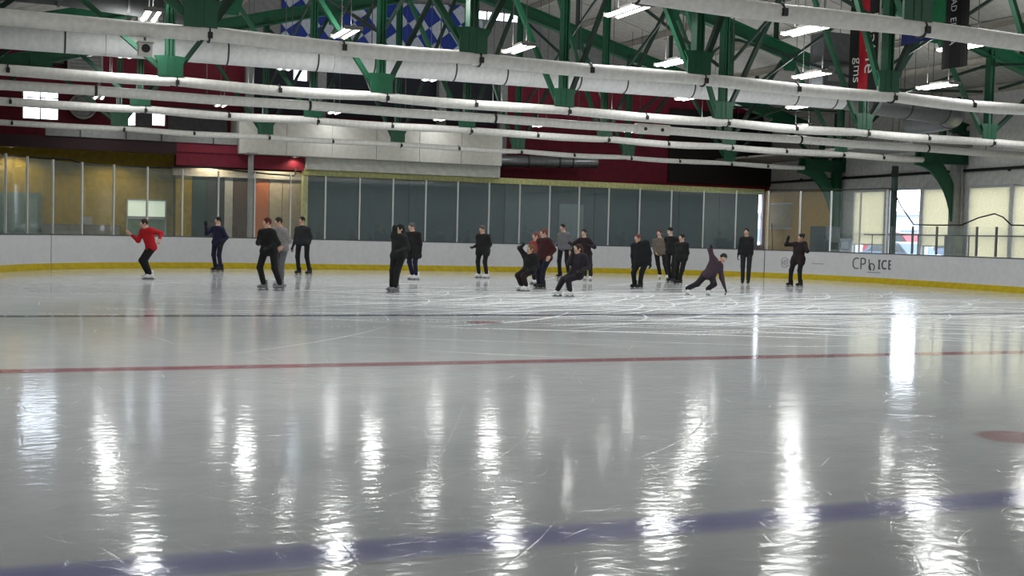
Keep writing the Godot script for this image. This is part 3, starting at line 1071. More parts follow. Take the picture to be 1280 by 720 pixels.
# ---------------------------------------------------------------- the side with the windows
func window_side() -> void:
	var grey := paint("grey wall paint", Color(0.82, 0.82, 0.81), 0.8)
	var frame := paint("white window frame", Color(0.80, 0.82, 0.82), 0.5)
	var clear := glass("window glass", Color(0.85, 0.92, 0.95), 0.06)
	var blind_m := paint("cream blind", Color(0.95, 0.945, 0.915), 0.9, 0.0, 0.06, 1.5)
	blind_m.backlight_enabled = true; blind_m.backlight = Color(1.0, 0.97, 0.89)
	# openings along z (in wall coordinates: x = z + 47)
	var spots := [[-40.45, -38.55], [-38.4, -36.5], [-36.35, -34.65]]
	for b in range(1, 2):
		var z := -33.95 + (b - 1) * 6.9
		for k in 3:
			spots.append([z + k * 2.1, z + k * 2.1 + 1.95])
	var holes := []
	for s in spots:
		holes.append(Rect2(-s[1] - 0.0, 0.95, s[1] - s[0], 2.68))
	var t := Transform3D(Basis(Vector3.UP, PI / 2), Vector3(32.0, 0, 0))   # local x runs to -z, local z to +x
	struct("wall_right", pierced(Vector2(-22.0, -0.1), Vector2(47.0, 7.1), holes, t, 0.35), grey)
	var n := 0
	for s in spots:
		var w: float = s[1] - s[0]
		window(Transform3D(t.basis, Vector3(32.17, 0.95, s[1])), Vector2(w, 2.68), frame, clear, 1, [0.9], 0.06)
		if n != 1:
			var b := thing("roller_blind", ["cream roller blind next to the green column, stopping short of the sill", "", "cream roller blind between the clear window and the curved green bracket", "cream roller blind on the near side of the curved green bracket", "cream roller blind nearest the edge of the view"][n] if n < 5 else "cream roller blind along the near part of the window wall", "roller blind", Vector3(32.06, 3.6, (s[0] + s[1]) / 2), 0.0, "roller blinds on the window wall")
			var drop := 2.2 if n < 3 else 2.55
			var g := Geo.new()
			g.box(Vector3(0, -drop / 2, 0), Vector3(0.012, drop, w - 0.05))
			part("fabric", g, blind_m, b)
			g = Geo.new()
			g.tube([Vector3(0.0, -0.02, -w / 2 + 0.03), Vector3(0.0, -0.02, w / 2 - 0.03)], 0.035, 10)
			part("roller", g, frame, b)
			g = Geo.new()
			g.box(Vector3(0, -drop, 0), Vector3(0.025, 0.04, w - 0.05))
			part("hem_bar", g, frame, b)
		n += 1
	# ochre boarding on the last stretch of the wall
	var ochre := paint("ochre boarding", Color(0.82, 0.64, 0.27), 0.75)
	var g := Geo.new()
	g.span(Vector3(31.92, -0.03, -46.3), Vector3(32.0, 3.66, -41.5))
	var och := struct("wall_boarding", g, ochre)
	for k in 4:
		g = Geo.new()
		g.span(Vector3(31.88, -0.02, -46.28 + k * 1.2), Vector3(31.92, 3.65, -46.28 + k * 1.2 + 1.18))
		struct("panel", g, ochre, och)
	g = Geo.new()
	g.span(Vector3(31.84, 2.05, -46.1), Vector3(31.88, 3.12, -44.5))
	var bd := thing("notice_board", "pale tan board on the ochre boarding in the far corner", "notice board")
	part("face", g, paint("tan board", Color(0.72, 0.64, 0.48), 0.6), bd)
	g = Geo.new()
	g.span(Vector3(31.83, 2.0, -46.12), Vector3(31.88, 2.05, -44.48)); g.span(Vector3(31.83, 3.12, -46.12), Vector3(31.88, 3.17, -44.48))
	part("frame", g, frame, bd)
	g = Geo.new()
	g.bar(Vector3(31.78, 2.25, -45.9), Vector3(31.4, -0.01, -45.1), 0.05, 0.05)
	solo("wooden_pole", g, paint("brown pole", Color(0.30, 0.20, 0.10), 0.6), "slim brown pole leaning against the tan board in the corner", "pole")
	g = Geo.new()
	g.span(Vector3(30.4, -0.03, -41.15), Vector3(31.15, 2.1, -40.15))
	var lock := thing("locker", "dark grey locker standing in front of the ochre boarding", "locker")
	part("body", g, paint("locker grey", Color(0.27, 0.27, 0.28), 0.5), lock)
	for k in 2:
		g = Geo.new()
		g.span(Vector3(30.43 + k * 0.35, 0.1, -40.15), Vector3(30.43 + k * 0.35 + 0.33, 2.04, -40.12))
		part("door", g, paint("locker door", Color(0.31, 0.31, 0.33), 0.5), lock)
	var box := thing("control_cabinet", "small grey control cabinet with a dark window beside the far green column", "control cabinet", Vector3(30.75, -0.03, -39.6))
	g = Geo.new()
	g.box(Vector3(0, 0.8, 0), Vector3(0.6, 1.6, 0.7)); g.box(Vector3(0, 1.62, 0), Vector3(0.68, 0.05, 0.78))
	part("body", g, paint("cabinet grey", Color(0.48, 0.50, 0.50), 0.5), box)
	g = Geo.new()
	g.box(Vector3(-0.06, 1.35, 0.355), Vector3(0.36, 0.28, 0.02)); g.box(Vector3(-0.305, 1.35, 0), Vector3(0.02, 0.28, 0.5))
	part("display", g, paint("cabinet window", Color(0.10, 0.11, 0.12), 0.2), box)
	# black pipe under the eave
	g = Geo.new()
	g.tube([Vector3(31.88, 4.12, -46.2), Vector3(31.88, 4.2, -31.0), Vector3(31.88, 4.25, -10.0)], 0.055, 10)
	var pipe := thing("pipe", "black pipe running along the wall above the windows", "pipe")
	part("run", g, paint("black pipe", Color(0.06, 0.06, 0.06), 0.5), pipe)
	for z in range(-44, -10, 3):
		g = Geo.new()
		g.bar(Vector3(31.88, 4.17, z), Vector3(31.99, 4.17, z), 0.04, 0.14)
		part("bracket", g, paint("black pipe", Color.BLACK), pipe)
	# dark post with a loudspeaker where the tall glass ends
	var d := edge(19.05)
	var p: Vector3 = d[0] + d[1] * 0.34
	var ps := thing("steel_post", "dark teal square post at the end of the tall glass by the clear window", "post", Vector3(p.x, -0.03, p.z))
	g = Geo.new()
	g.box(Vector3(0, 1.95, 0), Vector3(0.16, 3.9, 0.16))
	part("shaft", g, paint("dark teal", Color(0.16, 0.24, 0.24), 0.5), ps)
	g = Geo.new()
	g.box(Vector3(0, 0.02, 0), Vector3(0.3, 0.04, 0.3))
	part("base", g, paint("dark teal", Color.BLACK), ps)
	var lsp := thing("loudspeaker", "small black loudspeaker on top of the dark teal post", "loudspeaker", Vector3(p.x, 3.87, p.z), -2.2)
	g = Geo.new()
	g.box(Vector3(0, 0.2, 0), Vector3(0.22, 0.4, 0.22))
	part("case", g, paint("speaker black", Color(0.03, 0.03, 0.03), 0.6), lsp)
	g = Geo.new()
	g.lathe([Vector2(0.0, 0.01), Vector2(0.05, 0.0), Vector2(0.08, 0.015), Vector2(0.085, 0.0)], Transform3D(Basis(Vector3.RIGHT, PI / 2), Vector3(0, 0.15, 0.11)), 18)
	part("cone", g, paint("speaker cone", Color(0.12, 0.12, 0.12), 0.5), lsp)
	# cable from the tall glass down along the low panes
	g = Geo.new()
	var run := []
	for q in [[14.0, 3.44], [15.5, 3.45], [16.93, 3.44], [18.9, 3.45], [19.1, 3.44], [19.25, 3.3], [19.6, 2.8], [20.38, 2.15], [21.5, 2.13], [22.7, 2.14], [23.34, 2.38], [24.04, 2.51], [24.4, 2.4], [24.86, 2.14], [25.6, 2.13], [28.0, 2.13]]:
		var e := edge(q[0])
		run.append(e[0] + e[1] * (0.06 if q[1] < 2.2 or q[0] < 19.0 else 0.15) + Vector3.UP * q[1])
	g.tube(run, 0.024, 6)
	solo("cable", g, paint("cable black", Color.BLACK), "black cable dipping from the tall glass along the top of the low panes", "cable")
	# handrail of the walkway under the windows
	var hr := thing("handrail", "thin grey handrail of the walkway, running across the blinds", "handrail")
	g = Geo.new()
	g.tube([Vector3(31.2, 1.80, -38.7), Vector3(31.2, 1.82, -27.5)], 0.022, 8)
	part("rail", g, paint("grey steel", Color.WHITE), hr)
	for k in 5:
		g = Geo.new()
		g.tube([Vector3(31.2, -0.03, -38.2 + k * 2.6), Vector3(31.2, 1.81, -38.2 + k * 2.6)], 0.022, 8)
		part("post", g, paint("grey steel", Color.WHITE), hr)
	# steel columns with curved knees
	var green := paint("truss green", Color(0.015, 0.30, 0.19), 0.5)
	var base := paint("pier grey", Color(0.56, 0.57, 0.56), 0.7)
	for k in 2:
		var z: float = [-34.2, -41.15][k]
		var c := thing("steel_column", ["green column with a curved knee bracket between the window bays", "green column with a curved knee bracket at the far window corner"][k], "column", Vector3(31.62, -0.03, z))
		g = Geo.new()
		g.ibeam(Vector3(0, 1.9, 0), Vector3(0, 5.6, 0), 0.2, 0.34, 0.03) if false else g.box(Vector3(0, 3.7, 0), Vector3(0.3, 3.8, 0.16))
		g.box(Vector3(-0.15, 3.7, 0), Vector3(0.03, 3.8, 0.3)); g.box(Vector3(0.15, 3.7, 0), Vector3(0.03, 3.8, 0.3))
		part("shaft", g, base if k == 0 else green, c)
		g = Geo.new()
		g.box(Vector3(0, 0.93, 0), Vector3(0.42, 1.86, 0.5))
		part("pier", g, base if k == 0 else green, c)
		g = Geo.new()
		var poly := PackedVector2Array()
		for i in 13:
			var a := PI / 2 * i / 12.0
			poly.append(Vector2(-1.95 + 1.82 * sin(a), 1.9 + 2.42 * cos(a)))
		for i in 13:
			var a := PI / 2 * (1.0 - i / 12.0)
			poly.append(Vector2(-1.95 + 2.02 * sin(a) + 0.1, 2.2 + 2.72 * cos(a)))
		g.prism(poly, Transform3D(Basis(), Vector3(0, 0, -0.06)), 0.12)
		part("knee", g, green, c)
	# low pale soffit boards by the eave
	for k in 5:
		g = Geo.new()
		var zz := -45.8 + k * 2.6
		g.span(Vector3(28.6, 4.95, zz), Vector3(31.3, 5.03, zz + 2.3))
		var ep := thing("eave_panel", "pale grey panel hung flat under the eave, %s from the far corner" % ["first", "second", "third", "fourth", "fifth"][k], "panel", Vector3.ZERO, 0.0, "eave panels above the windows")
		part("board", g, paint("eave panel", Color(0.55, 0.54, 0.52), 0.7), ep)
		hang(ep, Vector3(29.0, 5.0, zz + 1.1), paint("rod", Color(0.35, 0.35, 0.35), 0.5, 0.4)); hang(ep, Vector3(30.9, 5.0, zz + 1.1), paint("rod", Color.BLACK))


# ---------------------------------------------------------------- roof steel
func truss_z(k: int, x: float) -> float:
	return TRUSS_Z[k] - SKEW * (x - 14.0)


func trusses() -> void:
	var green := paint("truss green", Color(0.015, 0.30, 0.19), 0.5)
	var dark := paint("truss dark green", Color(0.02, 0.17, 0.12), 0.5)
	var sleeve := paint("chord sleeve", Color(0.86, 0.85, 0.83), 0.6, 0.0, 0.12, 1.2)
	var clamp_m := paint("clamp", Color(0.07, 0.06, 0.06), 0.6)
	var which := ["nearest, cut by the picture top", "second from the camera", "third from the camera", "fourth from the camera", "farthest, before the white parapet"]
	for k in 5:
		var t := thing("roof_truss", "green roof truss with a white sleeved chord, " + which[k], "roof truss", Vector3(14.0, 0, TRUSS_Z[k]), atan(SKEW), "roof trusses across the hall")
		var nodes := []
		for i in range(-1, 7):
			nodes.append(2.9 + 4.65 * i - 14.0 + (-0.3 if k == 1 else -0.6 if k == 0 else 0.0))
		var top := func(x: float): return 10.25 - 0.265 * absf(x + 14.0 - MID_X)
		var a := -17.4
		var b := 17.9
		# chord: a sleeve per bay, sagging a little, with dark clamps
		var r0: float = [0.115, 0.115, 0.105, 0.1, 0.085][k]
		var cuts := [a] + nodes.slice(1, 7) + [b if k < 3 else 15.9]
		for i in cuts.size() - 1:
			var pts := []
			for j in 7:
				var f := j / 6.0
				pts.append(Vector3(lerpf(cuts[i], cuts[i + 1], f), 4.5 - 0.035 * sin(PI * f) + 0.01 * sin(5.0 * f + i * 2.1), 0))
			var g := Geo.new()
			g.tube(pts, [r0, r0 * 1.04, r0 * 1.1, r0 * 1.08, r0 * 1.12, r0 * 1.05, r0], 12)
			var sl := part("chord_sleeve", g, sleeve, t)
			for f in [0.03, 0.5]:
				g = Geo.new()
				var x := lerpf(cuts[i], cuts[i + 1], f)
				g.tube([Vector3(x - 0.012, 4.485, 0), Vector3(x + 0.012, 4.485, 0)], r0 * 1.17, 12)
				g.box(Vector3(x, 4.46, r0 * 1.2), Vector3(0.07, 0.10, 0.05))
				part("clamp", g, clamp_m, sl)
		# top chord, falling from the ridge to both eaves
		var ridge := MID_X - 14.0
		for s in [-1.0, 1.0]:
			var e: float = a if s < 0 else b
			var g := Geo.new()
			g.ibeam(Vector3(ridge, top.call(ridge), 0), Vector3(e, top.call(e), 0), 0.26, 0.46, 0.05)
			part("top_chord", g, green, t)
			g = Geo.new()
			g.box(Vector3(e, (4.4 + top.call(e)) * 0.5, 0), Vector3(0.2, top.call(e) - 4.4, 0.2))
			part("end_post", g, green, t)
			for q in 5:   # stubs up to the purlins
				var x: float = ridge + s * (0.6 + q * 4.1)
				if x < a or x > b:
					continue
				g = Geo.new()
				g.bar(Vector3(x, top.call(x) + 0.2, 0), Vector3(x, roof_y(x + 14.0) - 0.27, 0), 0.12, 0.12)
				part("purlin_stub", g, dark, t)
		if k >= 3:
			var g := Geo.new()
			g.box(Vector3(16.9, 4.62, 0), Vector3(2.0, 0.42, 0.2)); g.box(Vector3(16.9, 4.84, 0), Vector3(2.0, 0.03, 0.34)); g.box(Vector3(16.9, 4.40, 0), Vector3(2.0, 0.03, 0.34))
			part("chord_end", g, green, t)
		for i in nodes.size():
			var x: float = nodes[i]
			if x < a + 0.3 or x > b - 0.3:
				continue
			var g := Geo.new()
			g.prism(PackedVector2Array([Vector2(x - 0.26, 4.58), Vector2(x + 0.26, 4.58), Vector2(x + 0.26, 4.86), Vector2(x + 0.34, 5.0), Vector2(x + 0.12, 5.02), Vector2(x - 0.12, 5.02), Vector2(x - 0.34, 5.0), Vector2(x - 0.26, 4.86)]), Transform3D(Basis(), Vector3(0, 0, 0.05)), 0.04)
			part("gusset", g, green, t)
			g = Geo.new()
			g.box(Vector3(x, (4.6 + top.call(x)) * 0.5, 0), Vector3(0.05, top.call(x) - 4.6, 0.16))
			for s in [-1.0, 1.0]:
				g.box(Vector3(x + 0.07 * s, (4.6 + top.call(x)) * 0.5, 0), Vector3(0.03, top.call(x) - 4.6, 0.2))
			part("post", g, green, t)
			for s in [-1.0, 1.0]:
				var x2: float = x + s * 2.32
				if x2 < a or x2 > b:
					continue
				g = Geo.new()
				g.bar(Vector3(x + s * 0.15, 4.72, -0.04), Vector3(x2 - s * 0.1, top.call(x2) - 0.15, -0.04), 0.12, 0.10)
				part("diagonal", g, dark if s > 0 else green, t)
			if i < nodes.size() - 1 and x + 4.65 < b:   # short web posts at half bay
				var xm := x + 2.325
				g = Geo.new()
				g.prism(PackedVector2Array([Vector2(xm - 0.35, top.call(xm) - 0.1), Vector2(xm + 0.35, top.call(xm) - 0.1), Vector2(xm + 0.2, top.call(xm) - 0.62), Vector2(xm - 0.2, top.call(xm) - 0.62)]), Transform3D(Basis(), Vector3(0, 0, 0.05)), 0.04)
				part("gusset", g, green, t)
	# bracing along the hall between the trusses, in the plane of the top chords
	for i in 4:
		for x in [7.55, 12.2, 16.85, 21.5, 26.15]:
			if x == 12.2 and i > 0:
				continue
			var y: float = 10.25 - 0.265 * absf(x - MID_X) - 0.45
			var za := truss_z(i, x) - 0.35
			var zb := truss_z(i + 1, x) + 0.35
			var where: String = ["between the nearest two trusses", "in the second bay", "over the big white duct", "in the farthest bay"][i]
			var br := thing("cross_brace", "crossed dark green bracing bars %s, %s row from the left wall" % [where, {7.55: "second", 12.2: "third", 16.85: "fourth", 21.5: "fifth", 26.15: "sixth"}[x]], "bracing", Vector3.ZERO, 0.0, "cross braces between the trusses")
			for e in 2:
				var g := Geo.new()
				g.bar(Vector3(x + 0.06 * e, y if e == 0 else 6.0, za), Vector3(x + 0.06 * e, 6.0 if e == 0 else y, zb), 0.05, 0.08)
				part("bar", g, dark, br)
			for e in [za, zb]:
				var g := Geo.new()
				g.bar(Vector3(x, y, e), Vector3(x, y, e + (0.2 if e == za else -0.2)), 0.1, 0.1)
				part("cleat", g, dark, br)


func hang(parent: Node3D, at: Vector3, m: Material) -> void:   # a thin rod up to the roof
	var g := Geo.new()
	g.tube([at, Vector3(at.x, roof_y(at.x) + 0.05, at.z)], 0.012, 5)
	part("hanger", g, m, parent)


func pipes_and_ducts() -> void:
	var rod := paint("rod", Color(0.35, 0.35, 0.35), 0.5, 0.4)
	var pale := paint("chord sleeve", Color.WHITE)
	var dark := paint("clamp", Color.BLACK)
	# white pipe between the third and fourth trusses
	var p := thing("pipe", "thick white lagged pipe between the third and fourth trusses with a bolted coupling", "pipe")
	var z := func(x: float): return -29.6 - SKEW * (x - 14.0)
	for k in 7:
		var x := -3.4 + k * 5.0
		var g := Geo.new()
		g.tube([Vector3(x, 4.5, z.call(x)), Vector3(x + 2.5, 4.48, z.call(x + 2.5)), Vector3(x + 4.98, 4.5, z.call(x + 4.98))], 0.115, 12)
		part("section", g, pale, p)
		g = Geo.new()
		g.tube([Vector3(x - 0.03, 4.5, z.call(x)), Vector3(x + 0.03, 4.5, z.call(x))], 0.13, 12)
		part("clamp", g, dark, p)
		hang(p, Vector3(x + 2.5, 4.5, z.call(x + 2.5)), rod)
	var g := Geo.new()
	g.tube([Vector3(15.9, 4.5, z.call(15.9)), Vector3(17.0, 4.5, z.call(17.0))], 0.15, 14)
	var cp := part("coupling", g, paint("coupling white", Color(0.82, 0.81, 0.78), 0.5), p)
	for x in [16.15, 16.7]:
		g = Geo.new()
		g.tube([Vector3(x, 4.49, z.call(x) + 0.12), Vector3(x, 4.49, z.call(x) + 0.17)], 0.05, 10)
		part("bolt", g, dark, cp)
	# the big lagged duct behind the second truss
	var d := thing("air_duct", "long fat white lagged duct with dark straps behind the second truss", "duct")
	var dz := func(x: float): return -28.2 - SKEW * (x - 14.0)
	var lag := paint("duct lagging", Color(0.95, 0.95, 0.95), 0.5, 0.0, 0.10, 1.0)
	var xs := [-3.4, 1.7, 6.8, 11.9, 17.0, 22.0]
	for i in 5:
		g = Geo.new()
		g.tube([Vector3(xs[i], 5.40 + 0.0095 * xs[i], dz.call(xs[i])), Vector3(xs[i + 1] - 0.01, 5.40 + 0.0095 * xs[i + 1], dz.call(xs[i + 1]))], 0.30, 24)
		part("section", g, lag, d)
	for i in 15:
		var x := -2.6 + i * 1.73 + (0.35 if i % 2 else 0.0)
		if x > 21.8:
			continue
		g = Geo.new()
		g.tube([Vector3(x, 5.40 + 0.0095 * x, dz.call(x)), Vector3(x + 0.035, 5.40 + 0.0095 * x, dz.call(x))], 0.312, 24)
		part("strap", g, paint("strap grey", Color(0.25, 0.25, 0.26), 0.6), d)
		if i % 3 == 0:
			hang(d, Vector3(x, 5.7, dz.call(x)), rod)
	g = Geo.new()
	var pts := [Vector3(22.0, 5.61, -28.5), Vector3(22.9, 5.62, -28.6)]
	g.tube(pts, [0.30, 0.36], 24)
	part("reducer", g, paint("silver duct", Color.WHITE), d)
	# silver bend that carries on toward the windows
	d = thing("air_duct", "silver duct bend with a rounded end beyond the fat white duct", "duct")
	g = Geo.new()
	pts = []
	var rr := []
	for i in 9:
		var f := i / 8.0
		pts.append(Vector3(23.0 + 3.0 * f, 5.62 - 0.1 * f, -28.7 - 0.2 * f)); rr.append(0.36)
	for i in 7:
		var a := PI / 2 * (i + 1) / 7.0
		pts.append(Vector3(26.0 + 0.9 * sin(a), 5.52 - 0.1 * (1 - cos(a)), -28.9 - 0.9 * (1.0 - cos(a)))); rr.append(0.37 + 0.03 * sin(a * 2))
	pts.append(Vector3(26.9, 5.4, -31.2)); rr.append(0.38)
	g.tube(pts, rr, 24)
	part("bend", g, paint("silver duct", Color.WHITE), d)
	for i in [0, 4, 8, 12]:
		g = Geo.new()
		var dir: Vector3 = (pts[i + 1] - pts[i]).normalized()
		g.tube([pts[i], pts[i] + dir * 0.05], rr[i] + 0.015, 24)
		part("collar", g, paint("dark band", Color.WHITE), d)
	hang(d, Vector3(24.5, 5.9, -28.8), rod); hang(d, Vector3(26.9, 5.7, -30.3), rod)
	# dark lagged duct high on the left, grey air handling box on the right
	d = thing("air_duct", "dark grey lagged duct high behind the first lamp of the front row", "duct")
	g = Geo.new()
	g.tube([Vector3(-3.4, 7.1, -31.0), Vector3(0.8, 7.1, -31.0), Vector3(2.6, 7.05, -31.1), Vector3(4.6, 6.95, -31.3)], [0.42, 0.42, 0.44, 0.40], 22)
	part("run", g, paint("dark lagging", Color(0.22, 0.23, 0.23), 0.7), d)
	for x in [-1.5, 0.8, 2.4]:
		g = Geo.new()
		g.tube([Vector3(x, 7.1, -31.0), Vector3(x + 0.06, 7.1, -31.0)], 0.46, 22)
		part("band", g, paint("dark band", Color.WHITE), d)
	hang(d, Vector3(-1.0, 7.45, -31.0), rod); hang(d, Vector3(1.8, 7.45, -31.05), rod)
	var u := thing("air_handling_unit", "big grey box unit hung beside the red banner", "ventilation unit")
	g = Geo.new()
	g.span(Vector3(23.1, 6.35, -31.6), Vector3(24.3, 8.0, -30.9))
	part("casing", g, paint("unit grey dark", Color(0.40, 0.41, 0.42), 0.5, 0.2), u)
	g = Geo.new()
	g.span(Vector3(23.05, 7.05, -31.63), Vector3(24.35, 7.13, -30.86))
	part("seam", g, paint("dark band", Color.WHITE), u)
	g = Geo.new()
	g.span(Vector3(23.3, 6.5, -30.9), Vector3(24.1, 6.95, -30.86))
	part("access_panel", g, paint("unit grey", Color.WHITE), u)
	hang(u, Vector3(23.4, 7.9, -31.3), rod); hang(u, Vector3(24.0, 7.9, -31.3), rod)
	# little floodlight camera under the second chord
	var c := thing("camera_housing", "small white box camera with a dark lens under the second chord", "camera", Vector3(1.78, 4.17, -19.43))
	g = Geo.new()
	g.box(Vector3(0, 0, 0), Vector3(0.2, 0.18, 0.3)); g.box(Vector3(0, 0.1, 0.02), Vector3(0.24, 0.02, 0.36))
	part("housing", g, paint("coupling white", Color.WHITE), c)
	g = Geo.new()
	g.tube([Vector3(0, 0, 0.14), Vector3(0, 0, 0.17)], 0.065, 14)
	part("lens", g, paint("speaker black", Color.BLACK), c)
	g = Geo.new()
	g.tube([Vector3(0, 0.09, 0), Vector3(0, 0.25, 0)], 0.02, 8)
	part("arm", g, rod, c)
	# thin dark cable slung along the nearest chord
	g = Geo.new()
	g.tube([Vector3(14.0, 4.72, -13.62), Vector3(15.0, 4.68, -13.62), Vector3(16.5, 4.62, -13.70), Vector3(18.5, 4.64, -13.8), Vector3(22.0, 4.66, -13.95), Vector3(28.0, 4.66, -14.2)], 0.018, 6)
	solo("cable", g, paint("cable black", Color.BLACK), "thin black cable lying along the top of the nearest white chord", "cable")


# ---------------------------------------------------------------- lamps
func lamps() -> void:
	var tin := paint("lamp tin", Color(0.55, 0.55, 0.54), 0.5, 0.2)
	var lit := glow("lamp glow", Color(1.0, 0.98, 0.94), LAMP_GLOW)
	var rod := paint("rod", Color.BLACK)
	var ordinal := ["first", "second", "third", "fourth", "fifth", "sixth", "seventh"]
	var proto: Node3D = null
	for row in 7:
		var z: float = [-42.6, -37.1, -31.5, -25.5, -20.2, -14.8, -9.6][row]
		for k in 7:
			var x := 2.45 + 4.07 * (k - (1 if row > 4 else 0))
			if proto == null:
				proto = thing("ceiling_lamp", "x", "lamp")
				var g := Geo.new()
				g.box(Vector3(0, 0.03, 0), Vector3(0.07, 0.09, 1.3)); g.box(Vector3(0, 0.09, 0), Vector3(0.12, 0.05, 0.5))
				part("housing", g, tin, proto)
				for s in [-1.0, 1.0]:
					g = Geo.new()
					g.tube([Vector3(0.11 * s, 0.0, -0.62), Vector3(0.11 * s, 0.0, 0.62)], 0.036, 10)
					part("tube", g, lit, proto)
				for s in [-1.0, 1.0]:
					g = Geo.new()
					g.box(Vector3(0, 0.015, 0.64 * s), Vector3(0.40, 0.08, 0.03))
					part("end_cap", g, tin, proto)
				var l := AreaLight3D.new()
				l.name = "lamp_light"
				l.area_size = Vector2(0.36, 1.24)
				l.light_color = Color(0.985, 1.0, 1.0)
				l.light_energy = LAMP_POWER; l.area_range = 90.0; l.area_attenuation = 2.0; l.shadow_enabled = true
				l.position = Vector3(0, -0.045, 0); l.rotation.x = -PI / 2
				proto.add_child(l)
				var up: AreaLight3D = l.duplicate()   # bare tubes: the upper half of their light goes to the roof
				up.name = "lamp_uplight"
				up.light_energy = LAMP_UP
				up.position = Vector3(0, 0.125, 0); up.rotation.x = PI / 2
				proto.add_child(up)
			var o: Node3D = proto
			if not (row == 0 and k == 0):
				o = proto.duplicate()
				o.get_node("lamp_light").light_energy = LAMP_POWER
				for q in o.get_children():
					if q is MeshInstance3D and q.name.begins_with("tube"):
						q.material_override = lit
				o.name = numbered("ceiling_lamp")
				add_child(o)
			if row == 0:   # tubes at the far wall, dimmed to weaken their ice reflections
				o.get_node("lamp_light").light_energy = LAMP_POWER * 0.4
				for q in o.get_children():
					if q is MeshInstance3D and q.name.begins_with("tube"):
						q.material_override = glow("dull lamp glow", Color(1.0, 0.98, 0.94), LAMP_GLOW * 0.4)
			o.position = Vector3(x, 5.72, z)
			var old := o.get_node_or_null("hanger")
			if old:
				o.remove_child(old); old.free()
			var h := Geo.new()
			for s in [-1.0, 1.0]:
				h.tube([Vector3(0, 0.1, 0.4 * s), Vector3(0, roof_y(x) - 5.72 + 0.05, 0.4 * s)], 0.01, 5)
			part("hanger", h, rod, o)
			var label := "twin tube ceiling lamp hanging outside the edges of the view"
			var shown: bool = row < 3 or (row == 3 and k < 6) or (row == 4 and k > 2 and k < 6)
			if shown:
				label = "twin tube ceiling lamp, %s from the left in the %s row" % [ordinal[k - (3 if row == 4 else 0)], ["farthest", "second farthest", "middle", "second nearest", "nearest visible"][row]]
			tag(o, label, "lamp", "twin tube lamps under the roof" if shown else "twin tube lamps outside the view")


# ---------------------------------------------------------------- banners
func banner(called: String, label: String, x: float, z0: float, z1: float, y0: float, y1: float, strips: Array) -> Node3D:
	var t := thing(called, label, "banner", Vector3(x, 0, 0))
	for s in strips:   # [from, to, material] across the cloth, hanging in soft folds
		var g := Geo.new()
		var steps := 6
		var pz := []
		for i in steps + 1:
			var f := lerpf(s[0], s[1], i / float(steps))
			pz.append(Vector3(0.03 * sin(f * 7.0 + x), 0, lerpf(z0, z1, f)))
		for side in [-1.0, 1.0]:
			var o := Vector3(0.004 * side, 0, 0)
			var lo: float = s[3] if s.size() > 3 else y0
			var hi: float = s[4] if s.size() > 4 else y1
			for i in steps:
				var nn: Vector3 = (pz[i + 1] - pz[i]).cross(Vector3.UP).normalized() * -side
				nn = nn if nn.x * side > 0 else -nn
				g.quad(pz[i] + o + Vector3.UP * lo, pz[i + 1] + o + Vector3.UP * lo, pz[i + 1] + o + Vector3.UP * hi, pz[i] + o + Vector3.UP * hi, nn)
		part("cloth", g, s[2], t)
	var g := Geo.new()
	g.tube([Vector3(0, y1, z0 - 0.06), Vector3(0, y1, z1 + 0.06)], 0.02, 8)
	part("rod", g, paint("rod", Color.BLACK), t)
	var ro := paint("rod", Color.BLACK)
	for z in [z0, z1]:
		g = Geo.new()
		g.tube([Vector3(0, y1, z), Vector3(0, roof_y(x), z)], 0.006, 4)
		part("cord", g, ro, t)
	return t


func banners() -> void:
	var black := cloth("banner_black", Color(0.03, 0.025, 0.03))
	var red := cloth("banner_red", Color(0.72, 0.02, 0.13))
	var pale := cloth("banner_pale", Color(0.72, 0.72, 0.70))
	var b := banner("hanging_banner", "tall black and red banner with white script hanging behind the second truss", 17.5, -22.42, -21.4, 4.8, 8.6, [[0.0, 0.27, black], [0.27, 0.60, red], [0.60, 0.96, black], [0.96, 1.0, pale]])
	var ink := paint("banner ink", Color(0.80, 0.80, 0.78), 0.8, 0.0, 0.0)
	var rows := [["Feat fe", 6.5, -21.66, 0.32], ["gms", 5.95, -22.12, 0.22]]
	for r in rows:
		var o := part("lettering", letters(r[0], false, r[3], 0.006), ink, b)
		o.transform = Transform3D(Basis(Vector3(0, -1, -0.05).normalized(), Vector3(0, -0.05, 1).normalized(), Vector3(-1, 0, 0)), Vector3(-0.05, r[1] - 0.6, r[2]))
	b = banner("hanging_banner", "plain black banner with a thin column of white letters between nearest chord and window side", 15.5, -17.26, -16.6, 4.64, 7.2, [[0.0, 1.0, black]])
	var o := part("lettering", letters("EAD  ERE  A", false, 0.13, 0.006), paint("banner ink dim", Color(0.75, 0.75, 0.77), 0.8, 0.0, 0.0), b)
	o.transform = Transform3D(Basis(Vector3.DOWN, Vector3.BACK, Vector3.LEFT), Vector3(-0.05, 5.5, -16.95))
	var g := cloth("banner_green", Color(0.0, 0.42, 0.24))
	var bl := cloth("banner_blue", Color(0.02, 0.10, 0.38))
	b = banner("hanging_banner", "green banner with a dark blue lower edge hanging behind the nearest white chord", 14.0, -16.62, -15.56, 4.86, 7.0, [[0.0, 1.0, g, 5.1, 7.0], [0.0, 1.0, bl, 4.86, 5.1]])
	o = part("lettering", letters("Sm", false, 0.3, 0.006), ink, b)
	o.transform = Transform3D(Basis(Vector3.BACK, Vector3.UP, Vector3.LEFT), Vector3(-0.05, 5.72, -16.2))


